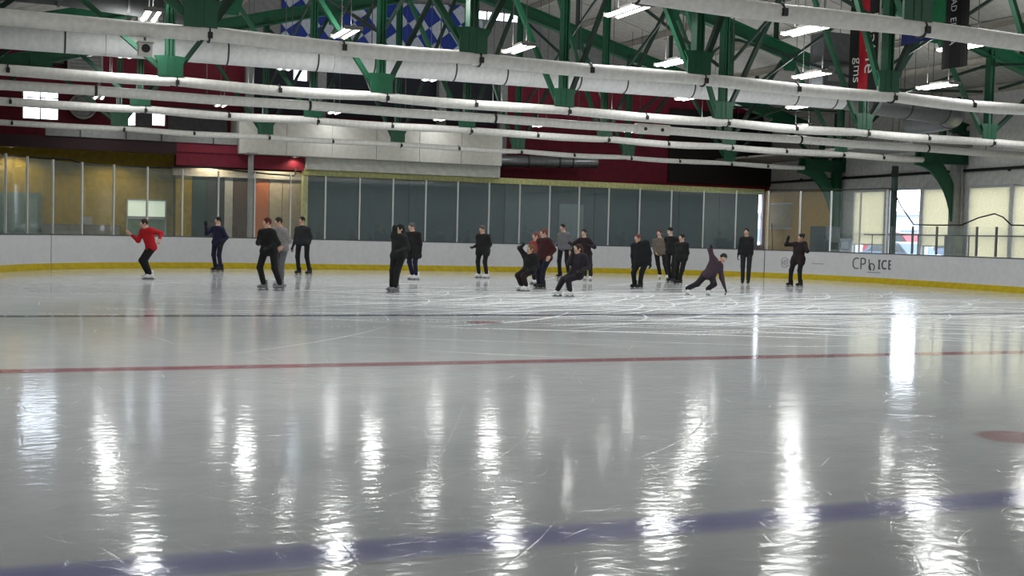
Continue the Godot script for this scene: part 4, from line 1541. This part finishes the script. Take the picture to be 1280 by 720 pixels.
# ---------------------------------------------------------------- outside the windows
func outdoors() -> void:
	var g := Geo.new()
	g.span(Vector3(32.4, -0.2, -140.0), Vector3(190.0, 0.1, 60.0))
	struct("ground_outside", g, paint("wet asphalt", Color(0.55, 0.57, 0.60), 0.7, 0.0, 0.2, 0.2))
	g = Geo.new()
	g.span(Vector3(84.0, 0.0, -130.0), Vector3(96.0, 4.4, -70.0))
	var h := thing("building", "long pale low building beyond the parked cars", "building")
	part("wall", g, paint("pale far wall", Color(0.82, 0.85, 0.88), 0.7), h)
	g = Geo.new()
	g.span(Vector3(83.4, 4.4, -130.5), Vector3(96.5, 4.8, -69.5))
	part("roof", g, paint("far roof", Color(0.70, 0.75, 0.80), 0.7), h)
	for k in 12:
		g = Geo.new()
		g.span(Vector3(83.9, 1.4, -126.0 + k * 4.6), Vector3(84.0, 2.9, -123.6 + k * 4.6))
		part("window", g, paint("far window", Color(0.45, 0.52, 0.58), 0.2), h)
	car(Vector3(39.2, 0.1, -45.6), 0.0, Color(0.30, 0.36, 0.42), 1.46, "blue grey car parked close outside the clear window")
	car(Vector3(46.5, 0.1, -54.2), 0.15, Color(0.55, 0.05, 0.10), 2.0, "tall red car parked behind the blue grey car outside")
	car(Vector3(46.8, 0.1, -49.2), 0.1, Color(0.35, 0.38, 0.44), 1.75, "grey car parked beside the tall red car outside")


func car(at: Vector3, turn: float, c: Color, tall: float, label: String) -> void:   # length along z
	var t := thing("car", label, "car", at, turn)
	var k := tall / 1.46
	var body := paint("car %s" % c.to_html(), c, 0.3, 0.2, 0.0)
	var side := PackedVector2Array()
	for p in [[-2.2, 0.3], [2.15, 0.3], [2.25, 0.55], [2.15, 0.8], [1.2, 0.92], [0.62, 1.38], [0.3, 1.46], [-1.0, 1.46], [-1.4, 1.36], [-1.9, 0.98], [-2.22, 0.92], [-2.28, 0.5]]:
		side.append(Vector2(p[0], p[1] * k))
	var g := Geo.new()
	g.prism(side, Transform3D(Basis(Vector3.BACK, Vector3.UP, Vector3.LEFT), Vector3(0.88, 0, 0)), 1.76)
	part("body", g, body, t)
	var gl := paint("car glass", Color(0.08, 0.10, 0.12), 0.1, 0.0, 0.0)
	for s in [-1.0, 1.0]:
		g = Geo.new()
		var q := PackedVector2Array()
		for p in [[1.05, 0.95], [0.55, 1.36], [-0.95, 1.38], [-1.65, 1.0]]:
			q.append(Vector2(p[0], p[1] * k))
		g.prism(q, Transform3D(Basis(Vector3.BACK, Vector3.UP, Vector3.LEFT), Vector3(0.885 * s + 0.008, 0, 0)), 0.016)
		part("window", g, gl, t)
		for z in [-1.4, 1.35]:
			g = Geo.new()
			g.tube([Vector3(0.72 * s, 0.33, z), Vector3(0.93 * s, 0.33, z)], 0.33, 22)
			var w := part("wheel", g, paint("tyre", Color(0.03, 0.03, 0.03), 0.8), t)
			g = Geo.new()
			g.tube([Vector3(0.92 * s, 0.33, z), Vector3(0.945 * s, 0.33, z)], 0.2, 18)
			part("rim", g, paint("silver duct", Color.WHITE), w)
		g = Geo.new()
		g.box(Vector3(0.62 * s, 0.7 * k, 2.2), Vector3(0.36, 0.14, 0.08))
		part("headlamp", g, paint("coupling white", Color.WHITE), t)


# ---------------------------------------------------------------- people
const TONES := {
	"red": Color(0.78, 0.05, 0.12), "navy": Color(0.07, 0.07, 0.22), "black": Color(0.035, 0.035, 0.045), "black_blue": Color(0.05, 0.055, 0.085), "pale": Color(0.62, 0.60, 0.60),
	"grey": Color(0.45, 0.45, 0.47), "charcoal": Color(0.13, 0.14, 0.16), "deep_green": Color(0.05, 0.09, 0.08), "maroon": Color(0.26, 0.05, 0.08), "maroon_dark": Color(0.13, 0.05, 0.075),
	"blue_dark": Color(0.06, 0.08, 0.17), "rose": Color(0.62, 0.22, 0.24), "plum": Color(0.12, 0.08, 0.13), "plum_grey": Color(0.27, 0.20, 0.26), "taupe": Color(0.44, 0.40, 0.36), "white": Color(0.86, 0.86, 0.86),
}
const HAIR := {
	"brown": Color(0.20, 0.13, 0.08), "black": Color(0.03, 0.025, 0.025), "red": Color(0.35, 0.11, 0.05), "grey": Color(0.40, 0.38, 0.36), "blonde": Color(0.45, 0.34, 0.2), "pink": Color(0.50, 0.28, 0.24), "green": Color(0.05, 0.13, 0.09),
}


func head_shape() -> Geo:
	if not cache.has("head"):
		var skin := Color(0.55, 0.33, 0.24)
		var lip := Color(0.42, 0.15, 0.13)
		var dark := Color(0.03, 0.02, 0.02)
		var eye := Color(0.7, 0.68, 0.65)
		var g := Geo.new()
		var p := [[Vector3(0, 0.025, -0.008), null, Vector3(0.075, 0.097, 0.094), 0, skin], [Vector3(0, -0.055, 0.022), null, Vector3(0.055, 0.062, 0.064), 0, skin],
			[Vector3(0, 0.004, 0.09), Vector3(0, -0.028, 0.106), 0.009, 0.015, skin], [Vector3(-0.036, 0.03, 0.078), Vector3(0.036, 0.03, 0.078), 0.013, 0.013, skin],
			[Vector3(-0.02, -0.064, 0.08), Vector3(0.02, -0.064, 0.08), 0.009, 0.009, lip], [Vector3(0, -0.105, 0.06), null, Vector3(0.022, 0.02, 0.02), 0, skin],
			[Vector3(0, -0.05, -0.02), Vector3(0, -0.19, -0.035), 0.05, 0.055, skin]]
		for s in [-1.0, 1.0]:
			p.append([Vector3(0.076 * s, -0.008, -0.005), null, Vector3(0.012, 0.031, 0.021), 0, skin])
			p.append([Vector3(0.031 * s, 0.008, 0.079), null, Vector3(0.014, 0.009, 0.012), 0, eye])
			p.append([Vector3(0.031 * s, 0.008, 0.09), null, Vector3(0.006, 0.006, 0.005), 0, dark])
		field(g, p, 0.009, 0.016)
		cache["head"] = g
	return cache["head"]


func hand_shape() -> Geo:   # wrist at the origin, fingers down -y, thumb on +z, palm toward -x
	if not cache.has("hand"):
		var skin := Color(0.55, 0.33, 0.24)
		var g := Geo.new()
		var p := []
		var zs := [0.032, 0.011, -0.010, -0.030]
		var ln := [0.078, 0.088, 0.082, 0.064]
		for i in 4:
			var k := Vector3(0, -0.088 + 0.004 * absf(i - 1.3), zs[i])
			p.append([Vector3(0, -0.012, zs[i] * 0.55), k, 0.015, 0.012, skin])
			var a := k + Vector3(-0.010, -ln[i] * 0.45, zs[i] * 0.06)
			var b := a + Vector3(-0.018, -ln[i] * 0.28, 0)
			var c := b + Vector3(-0.020, -ln[i] * 0.18, 0)
			p.append([k, a, 0.0095, 0.009, skin]); p.append([a, b, 0.009, 0.0085, skin]); p.append([b, c, 0.0085, 0.008, skin])
		p.append([Vector3(0, -0.025, 0.02), Vector3(-0.012, -0.058, 0.05), 0.015, 0.011, skin])
		p.append([Vector3(-0.012, -0.058, 0.05), Vector3(-0.022, -0.092, 0.056), 0.010, 0.0085, skin])
		p.append([Vector3(0, 0.05, 0), Vector3(0, -0.01, 0), 0.028, 0.026, skin])
		field(g, p, 0.006, 0.006)
		cache["hand"] = g
	return cache["hand"]


func hair_shape(style: String) -> Geo:
	var key := "hair_" + style
	if not cache.has(key):
		var w := Color.WHITE
		var g := Geo.new()
		var p := [[Vector3(0, 0.034, -0.014), null, Vector3(0.084, 0.098, 0.099), 0, w]]
		var cuts := [[Vector3(0, -0.035, 0.095), Vector3(0.068, 0.098, 0.07)], [Vector3(0, -0.2, 0.03), Vector3(0.15, 0.15, 0.15)]]
		if style == "long":
			p.append([Vector3(0, 0.0, -0.06), Vector3(0.02, -0.22, -0.085), 0.075, 0.055, w])
			p.append([Vector3(0.06, 0.0, -0.035), Vector3(0.075, -0.2, -0.03), 0.028, 0.022, w]); p.append([Vector3(-0.06, 0.0, -0.035), Vector3(-0.075, -0.2, -0.03), 0.028, 0.022, w])
			cuts.pop_back()
		elif style == "bun":
			p.append([Vector3(0, 0.09, -0.10), null, Vector3(0.045, 0.04, 0.045), 0, w])
		elif style == "cap":
			p = [[Vector3(0, 0.045, -0.01), null, Vector3(0.088, 0.095, 0.104), 0, w], [Vector3(-0.075, 0.035, -0.02), Vector3(0.075, 0.035, -0.02), 0.026, 0.026, w]]
			cuts = [[Vector3(0, -0.06, 0.08), Vector3(0.11, 0.095, 0.09)], [Vector3(0, -0.2, 0.0), Vector3(0.2, 0.19, 0.2)]]
		field(g, p, 0.011, 0.02, cuts)
		cache[key] = g
	return cache[key]


func boot_shape() -> Geo:
	if not cache.has("boot"):
		var w := Color.WHITE
		var g := Geo.new()
		field(g, [[Vector3(0, 0.21, -0.055), Vector3(0, 0.13, -0.05), 0.045, 0.047, w], [Vector3(0, 0.105, -0.062), Vector3(0, 0.098, 0.05), 0.046, 0.043, w], [Vector3(0, 0.098, 0.05), Vector3(0, 0.09, 0.125), 0.043, 0.032, w]], 0.014, 0.03, [], 0.062)
		g.span(Vector3(-0.04, 0.05, -0.11), Vector3(0.04, 0.066, -0.03)); g.span(Vector3(-0.042, 0.05, -0.03), Vector3(0.042, 0.066, 0.14))
		cache["boot"] = g
	return cache["boot"]


func skate(parent: Node3D, at: Vector3, yaw: float, m: Material) -> void:
	if not cache.has("boot_mesh"):
		cache["boot_mesh"] = boot_shape().mesh()
		var g := Geo.new()
		g.prism(PackedVector2Array([Vector2(-0.13, 0.004), Vector2(0.12, 0.0), Vector2(0.155, 0.014), Vector2(0.162, 0.03), Vector2(0.13, 0.028), Vector2(-0.13, 0.026)]), Transform3D(Basis(Vector3.BACK, Vector3.UP, Vector3.LEFT), Vector3(0.004, 0, 0)), 0.008)
		for z in [-0.075, 0.07]:
			g.box(Vector3(0, 0.038, z), Vector3(0.02, 0.03, 0.05))
		cache["blade_mesh"] = g.mesh()
	var b := part("skate", cache["boot_mesh"], m, parent)
	b.position = Vector3(at.x, maxf(at.y - 0.17, 0.0), at.z)
	b.rotation.y = yaw
	part("blade", cache["blade_mesh"], paint("blade steel", Color(0.6, 0.6, 0.62), 0.25, 0.8, 0.0), b)


# joints in centimetres from the point between the feet: head, neck, then shoulder, elbow, wrist twice, then hip, knee, ankle twice
func skater(label: String, at: Vector3, turn: float, facing: float, cm: Array, top: String, pants: String, hair: String, boots: String, coat: float, bulk: float, collar: bool) -> void:
	var o := thing("person", label, "person", at, turn, "")
	var j: Array[Vector3] = []
	for i in 14:
		j.append(Vector3(cm[i * 3], cm[i * 3 + 1], cm[i * 3 + 2]) * 0.01)
	var yaw := -deg_to_rad(facing)
	var fw := Vector3(sin(yaw), 0, cos(yaw))
	var skin := Color(0.55, 0.33, 0.24)
	var hips := (j[8] + j[11]) * 0.5
	var g := Geo.new()
	var p := [[j[0] - Vector3(0, 0.06, 0) - fw * 0.02, j[1], 0.048, 0.052, skin], [j[1], hips, 0.085, 0.09, skin], [j[2], j[5], 0.05, 0.05, skin], [j[8], j[11], 0.075, 0.075, skin]]
	for s in [2, 5]:
		p.append([j[s], j[s + 1], 0.042, 0.036, skin]); p.append([j[s + 1], j[s + 2], 0.035, 0.026, skin])
	for s in [8, 11]:
		p.append([j[s], j[s + 1], 0.07, 0.047, skin]); p.append([j[s + 1], j[s + 2], 0.046, 0.034, skin])
	field(g, p, 0.03, 0.03)
	var lean := (j[0] - j[1]).normalized()
	var up := (Vector3.UP * 1.4 + lean).normalized()
	var side := up.cross(fw).normalized()
	var hb := Basis(side, up, side.cross(up))
	g.add(head_shape(), Transform3D(hb, j[0]))
	for s in [2, 5]:
		var dn := (j[s + 2] - j[s + 1]).normalized()
		var zf := (fw - dn * fw.dot(dn)).normalized()
		var x := (-dn).cross(zf)
		if s == 2:   # the two hands mirror each other
			g.add(hand_shape(), Transform3D(Basis(x, -dn, zf) * Basis.from_scale(Vector3(-1, 1, 1)), j[s + 2]))
		else:
			g.add(hand_shape(), Transform3D(Basis(x, -dn, zf), j[s + 2]))
	if not mats.has("skin"):
		var m := StandardMaterial3D.new()
		m.resource_name = "skin"
		m.vertex_color_use_as_albedo = true; m.roughness = 0.55; m.subsurf_scatter_enabled = true; m.subsurf_scatter_strength = 0.08
		mats["skin"] = m
	part("body", g, mats["skin"], o)
	# jacket
	var w := Color.WHITE
	g = Geo.new()
	var mid := (j[1] + hips) * 0.5
	p = [[j[2], j[5], 0.066 * bulk, 0.066 * bulk, w], [j[1] + Vector3(0, -0.03, 0), mid, 0.085 * bulk, 0.115 * bulk, w], [mid, hips + Vector3(0, 0.02, 0), 0.115 * bulk, 0.112 * bulk, w], [j[2].lerp(j[5], 0.15), j[8].lerp(mid, 0.3), 0.085 * bulk, 0.095 * bulk, w], [j[5].lerp(j[2], 0.15), j[11].lerp(mid, 0.3), 0.085 * bulk, 0.095 * bulk, w]]
	for s in [2, 5]:
		p.append([j[s], j[s + 1], 0.068 * bulk, 0.056 * bulk, w]); p.append([j[s + 1], j[s + 1].lerp(j[s + 2], 0.93), 0.056 * bulk, 0.042, w])
	p.append([j[8], j[11], 0.108 * bulk, 0.108 * bulk, w])
	if coat > 0.0:
		for s in [8, 11]:
			p.append([j[s], j[s].lerp(j[s + 1], coat * 2.0), 0.115, 0.125, w])
	field(g, p, 0.024, 0.045)
	part("jacket", g, cloth(top, TONES[top]), o)
	if collar:
		g = Geo.new()
		g.tube([j[1] + Vector3(0, -0.01, 0) + fw * 0.01, j[1] + Vector3(0, 0.05, 0) + fw * 0.012], [0.072, 0.062], 14)
		part("collar", g, cloth("collar_red", Color(0.45, 0.06, 0.08)), o)
	# trousers
	g = Geo.new()
	p = [[j[8], j[11], 0.1, 0.1, w], [j[8].lerp(hips, 0.4) - fw * 0.03, j[11].lerp(hips, 0.4) - fw * 0.03, 0.1, 0.1, w]]
	for s in [8, 11]:
		p.append([j[s], j[s + 1], 0.098, 0.074, w]); p.append([j[s + 1], j[s + 2] + Vector3(0, 0.02, 0), 0.074, 0.064, w])
	field(g, p, 0.024, 0.035)
	part("trousers", g, cloth(pants, TONES[pants]), o)
	var bits := hair.split("_")
	var hm := part("hat" if bits[1] in ["cap", "mask"] else "hair", cache_mesh("cap" if bits[1] in ["cap", "mask"] else bits[1]), cloth("hair_" + bits[0], HAIR[bits[0]]), o)
	hm.transform = Transform3D(hb, j[0])
	if bits[1] == "mask":
		g = Geo.new()
		field(g, [[Vector3(0, -0.055, 0.03), null, Vector3(0.062, 0.05, 0.068), 0, w]], 0.012, 0.01, [[Vector3(0, -0.05, -0.08), Vector3(0.2, 0.2, 0.1)]])
		var mk := part("face_mask", g, cloth("white", TONES["white"]), o)
		mk.transform = Transform3D(hb, j[0])
	if top in ["black", "black_blue", "navy", "deep_green", "plum", "plum_grey", "charcoal", "maroon_dark"]:   # dark gloves
		for s in [2, 5]:
			var dn := (j[s + 2] - j[s + 1]).normalized()
			var zf := (fw - dn * fw.dot(dn)).normalized()
			g = Geo.new()
			g.add(hand_shape(), Transform3D(Basis((-dn).cross(zf), -dn, zf) * Basis.from_scale(Vector3(-1.16 if s == 2 else 1.16, 1.06, 1.08)), j[s + 2] + dn * 0.002))
			g.c.fill(Color.WHITE)
			part("glove", g, cloth("glove", Color(0.05, 0.05, 0.06)), o)
	var bm := paint("boot_" + boots, TONES[boots], 0.45, 0.0, 0.0)
	skate(o, j[10], yaw, bm); skate(o, j[13], yaw, bm)


func cache_mesh(style: String) -> ArrayMesh:
	var key := "hair_mesh_" + style
	if not cache.has(key):
		cache[key] = hair_shape(style).mesh()
	return cache[key]


func people() -> void:
	skater("crouching skater in a bright red jacket and black trousers reaching one arm forward", Vector3(3.18, 0, -33.28), -0.10, 80, [-10, 149, 0, -5, 134, 0, -14, 128, -13, -25, 103, -14, -43, 118, -5, 9, 131, 13, 34, 124, 2, 30, 108, 21, 5, 83, -8, -16, 50, -8, 0, 15, -8, 13, 86, 8, -7, 51, 9, 6, 15, 8], "red", "black", "brown_short", "white", 0.00, 1.10, false)
	skater("upright skater dressed all in navy with one arm held out by the boards", Vector3(5.95, 0, -39.40), -0.15, 75, [0, 165, 0, -1, 147, 0, -14, 140, -13, -36, 122, -12, -38, 146, -3, 13, 137, 13, 27, 112, 10, 16, 93, 22, -9, 95, -8, -13, 55, -7, -7, 15, -8, 9, 95, 8, 4, 55, 9, 9, 16, 8], "navy", "navy", "black_short", "black", 0.00, 1.10, false)
	skater("red-haired skater in black with bent knees and a big grey boot in front", Vector3(5.38, 0, -27.83), -0.19, 70, [-6, 157, 0, -4, 143, 0, -19, 134, -12, -25, 110, -26, -18, 113, -2, 7, 135, 12, 20, 110, 10, 0, 101, 23, -11, 91, -8, -21, 53, -7, -12, 15, -8, 9, 92, 8, 13, 52, 9, 25, 16, 8], "black", "black", "red_short", "grey", 0.00, 1.10, false)
	skater("skater in a pale grey top and dark grey trousers just behind the red-haired skater", Vector3(6.12, 0, -30.00), -0.20, 70, [-10, 161, 0, -6, 146, 0, -20, 138, -12, -13, 113, -23, -19, 102, -2, 6, 138, 12, 18, 114, 9, 2, 100, 23, -10, 95, -8, -13, 54, -6, -8, 15, -8, 6, 95, 8, -1, 55, 9, 0, 15, 8], "pale", "grey", "brown_short", "white", 0.00, 1.10, false)
	skater("tall skater in a charcoal sweater and black trousers looking down at his side", Vector3(8.30, 0, -37.46), -0.22, 50, [-4, 172, 0, -3, 155, 0, -19, 144, -10, -23, 115, -12, -31, 89, -10, 15, 145, 10, 25, 119, 5, 17, 96, 10, -12, 103, -7, -16, 58, -4, -12, 15, -7, 13, 104, 7, 13, 59, 8, 21, 16, 7], "charcoal", "black", "black_short", "black", 0.00, 1.10, false)
	skater("long-haired skater in dark green gliding on one straight leg in grey boots", Vector3(8.15, 0, -27.04), -0.29, 60, [14, 150, 0, 13, 137, 0, 0, 132, -11, 3, 154, 4, 5, 130, 2, 24, 131, 11, 33, 106, 7, 17, 101, 24, 3, 87, -7, -1, 51, -1, -2, 15, -7, 21, 89, 7, 10, 52, 10, 6, 15, 7], "deep_green", "black", "black_long", "grey", 0.00, 1.10, false)
	skater("skater in a black jacket and navy skirt following close behind the long-haired skater", Vector3(11.08, 0, -34.59), -0.31, 70, [-9, 160, 0, -6, 144, 0, -22, 137, -12, -18, 111, -23, -17, 98, -2, 12, 138, 12, 18, 109, 12, 19, 82, 12, -14, 93, -8, -14, 53, -7, -5, 16, -8, 8, 93, 8, 3, 54, 9, 7, 16, 8], "black", "navy", "grey_cap", "white", 0.28, 1.10, false)
	skater("lone skater in black with white boots in front of the middle glass panes", Vector3(13.99, 0, -36.34), -0.37, 60, [-4, 159, 0, -2, 142, 0, -18, 135, -11, -17, 108, -17, -32, 100, 2, 14, 136, 11, 23, 110, 10, 15, 91, 24, -11, 91, -7, -16, 52, -6, -12, 15, -7, 12, 91, 7, 7, 53, 9, 13, 16, 7], "black", "black", "grey_cap", "white", 0.14, 1.10, false)
	skater("small crouching skater with long streaked hair and one hand raised to her shoulder", Vector3(11.93, 0, -28.10), -0.40, 55, [18, 108, 0, 17, 94, 0, 4, 90, -11, -10, 110, -17, -4, 115, 4, 31, 89, 11, 36, 65, 10, 21, 58, 25, 9, 56, -7, -13, 40, -4, -4, 15, -7, 23, 54, 7, 1, 40, 15, 8, 15, 7], "black", "maroon_dark", "blonde_long", "white", 0.00, 1.10, false)
	skater("skater in a maroon jacket and dark blue trousers behind the crouching streaked-hair skater", Vector3(13.00, 0, -29.41), -0.42, 70, [6, 150, 0, 7, 136, 0, -6, 129, -12, -1, 103, -20, -13, 90, -2, 20, 130, 12, 35, 106, 8, 24, 89, 23, 0, 85, -8, -7, 50, -7, -4, 15, -8, 21, 85, 8, 7, 51, 9, 5, 15, 8], "maroon", "blue_dark", "pink_short", "black", 0.00, 1.10, false)
	skater("skater in a rose red top mostly hidden behind the maroon jacket", Vector3(14.04, 0, -32.02), -0.41, 70, [-6, 141, 0, -3, 126, 0, -17, 118, -12, -9, 95, -21, -14, 83, -2, 11, 119, 12, 21, 95, 10, 10, 79, 23, -9, 78, -8, -12, 46, -7, -7, 15, -8, 5, 78, 8, 0, 46, 9, 2, 15, 8], "rose", "charcoal", "pink_short", "white", 0.00, 1.10, false)
	skater("skater in a light grey top and black trousers standing upright by the boards", Vector3(17.29, 0, -37.04), -0.44, 45, [-12, 172, 0, -8, 155, 0, -24, 145, -9, -26, 117, -13, -40, 109, 7, 10, 147, 9, 17, 120, 6, 15, 95, 9, -17, 103, -6, -21, 58, -3, -18, 15, -6, 5, 104, 6, 5, 59, 8, 13, 15, 6], "grey", "black", "black_short", "black", 0.00, 1.10, false)
	skater("skater in dark plum leaning forward with one leg stretched out, nearest of the central cluster", Vector3(11.95, 0, -25.63), -0.44, 60, [31, 114, 0, 32, 101, 0, 21, 96, -11, 11, 81, 7, 17, 103, 2, 45, 96, 11, 54, 72, 8, 40, 64, 24, 21, 54, -7, -3, 40, 0, -15, 15, -7, 35, 52, 7, 9, 42, 15, 14, 15, 7], "plum", "plum", "brown_long", "white", 0.00, 1.10, false)
	skater("skater in dark maroon with both elbows lifted sideways behind the plum skater", Vector3(17.25, 0, -35.22), -0.46, 20, [-15, 155, 0, -13, 138, 0, -29, 131, -4, -52, 116, -9, -57, 119, 16, 3, 131, 4, 21, 110, 6, 5, 114, 24, -14, 87, -3, -8, 51, 3, -8, 15, -3, 4, 87, 3, 9, 51, 8, 11, 15, 3], "maroon_dark", "charcoal", "black_short", "white", 0.00, 1.10, false)
	skater("broad skater in a loose black jacket bending forward apart from the others", Vector3(16.15, 0, -29.76), -0.50, 45, [-2, 142, 0, 2, 127, 0, -13, 122, -9, -14, 93, -12, -14, 68, -9, 23, 130, 9, 32, 102, 8, 35, 76, 9, 0, 74, -6, -11, 45, -1, -8, 15, -6, 23, 79, 6, 12, 47, 8, 8, 15, 6], "black_blue", "black", "pink_short", "black", 0.00, 1.25, false)
	skater("skater in a taupe sweater and black leggings with white boots", Vector3(21.25, 0, -37.23), -0.52, 15, [-20, 162, 0, -17, 144, 0, -35, 135, -3, -35, 107, -2, -28, 92, 17, 3, 136, 3, 12, 110, -3, 3, 87, 3, -26, 92, -2, -20, 53, 2, -12, 15, -2, 0, 93, 2, 4, 54, 6, 14, 16, 2], "taupe", "black", "red_short", "white", 0.00, 1.10, false)
	skater("skater in black with a dark cap and white face mask beside the taupe sweater", Vector3(19.85, 0, -34.25), -0.53, 50, [-8, 168, 0, -6, 151, 0, -20, 142, -10, -16, 115, -18, -11, 92, -10, 14, 143, 10, 24, 117, 7, 17, 93, 10, -11, 100, -7, -11, 57, -4, -4, 15, -7, 11, 101, 7, 5, 57, 8, 8, 15, 7], "black", "black", "black_mask", "black", 0.00, 1.10, false)
	skater("shorter skater in black showing a red collar, next to the masked skater", Vector3(19.31, 0, -32.81), -0.53, 45, [4, 147, 0, 5, 131, 0, -9, 125, -9, -5, 100, -15, -5, 77, -9, 19, 126, 9, 23, 100, 6, 18, 78, 9, -6, 83, -6, -9, 48, -3, -8, 15, -6, 14, 83, 6, 8, 48, 12, 1, 15, 6], "black", "black", "black_short", "black", 0.00, 1.10, true)
	skater("skater lunging low with one hand touching the ice and the other arm raised", Vector3(16.20, 0, -26.58), -0.55, -20, [62, 97, 0, 51, 89, 0, 35, 96, 5, 28, 119, 3, 31, 125, 24, 55, 76, -5, 60, 47, -7, 69, 21, -4, 18, 53, 3, -1, 30, 7, -26, 15, 3, 34, 51, -3, 41, 30, 14, 26, 15, -3], "plum_grey", "plum", "green_cap", "white", 0.00, 1.10, false)
	skater("skater standing straight in dark navy with a maroon collar below the bright glass edge", Vector3(22.06, 0, -33.22), -0.59, 10, [-3, 172, 0, -2, 155, 0, -17, 148, -2, -22, 121, -7, -27, 97, -2, 14, 149, 2, 17, 121, 0, 16, 95, 2, -11, 103, -1, -11, 59, 3, -10, 15, -1, 10, 104, 1, 9, 59, 6, 8, 15, 1], "black_blue", "charcoal", "black_short", "black", 0.00, 1.10, true)
	skater("skater in dark maroon with a hair bun pointing one arm, closest to the board lettering", Vector3(22.87, 0, -31.75), -0.62, 60, [19, 158, 0, 18, 141, 0, 1, 136, -11, -26, 134, -18, -21, 149, 2, 32, 138, 11, 40, 115, 26, 25, 135, 24, 3, 90, -7, -7, 52, -4, -9, 15, -7, 24, 90, 7, 19, 53, 9, 21, 17, 7], "maroon_dark", "black", "black_bun", "black", 0.16, 1.10, false)
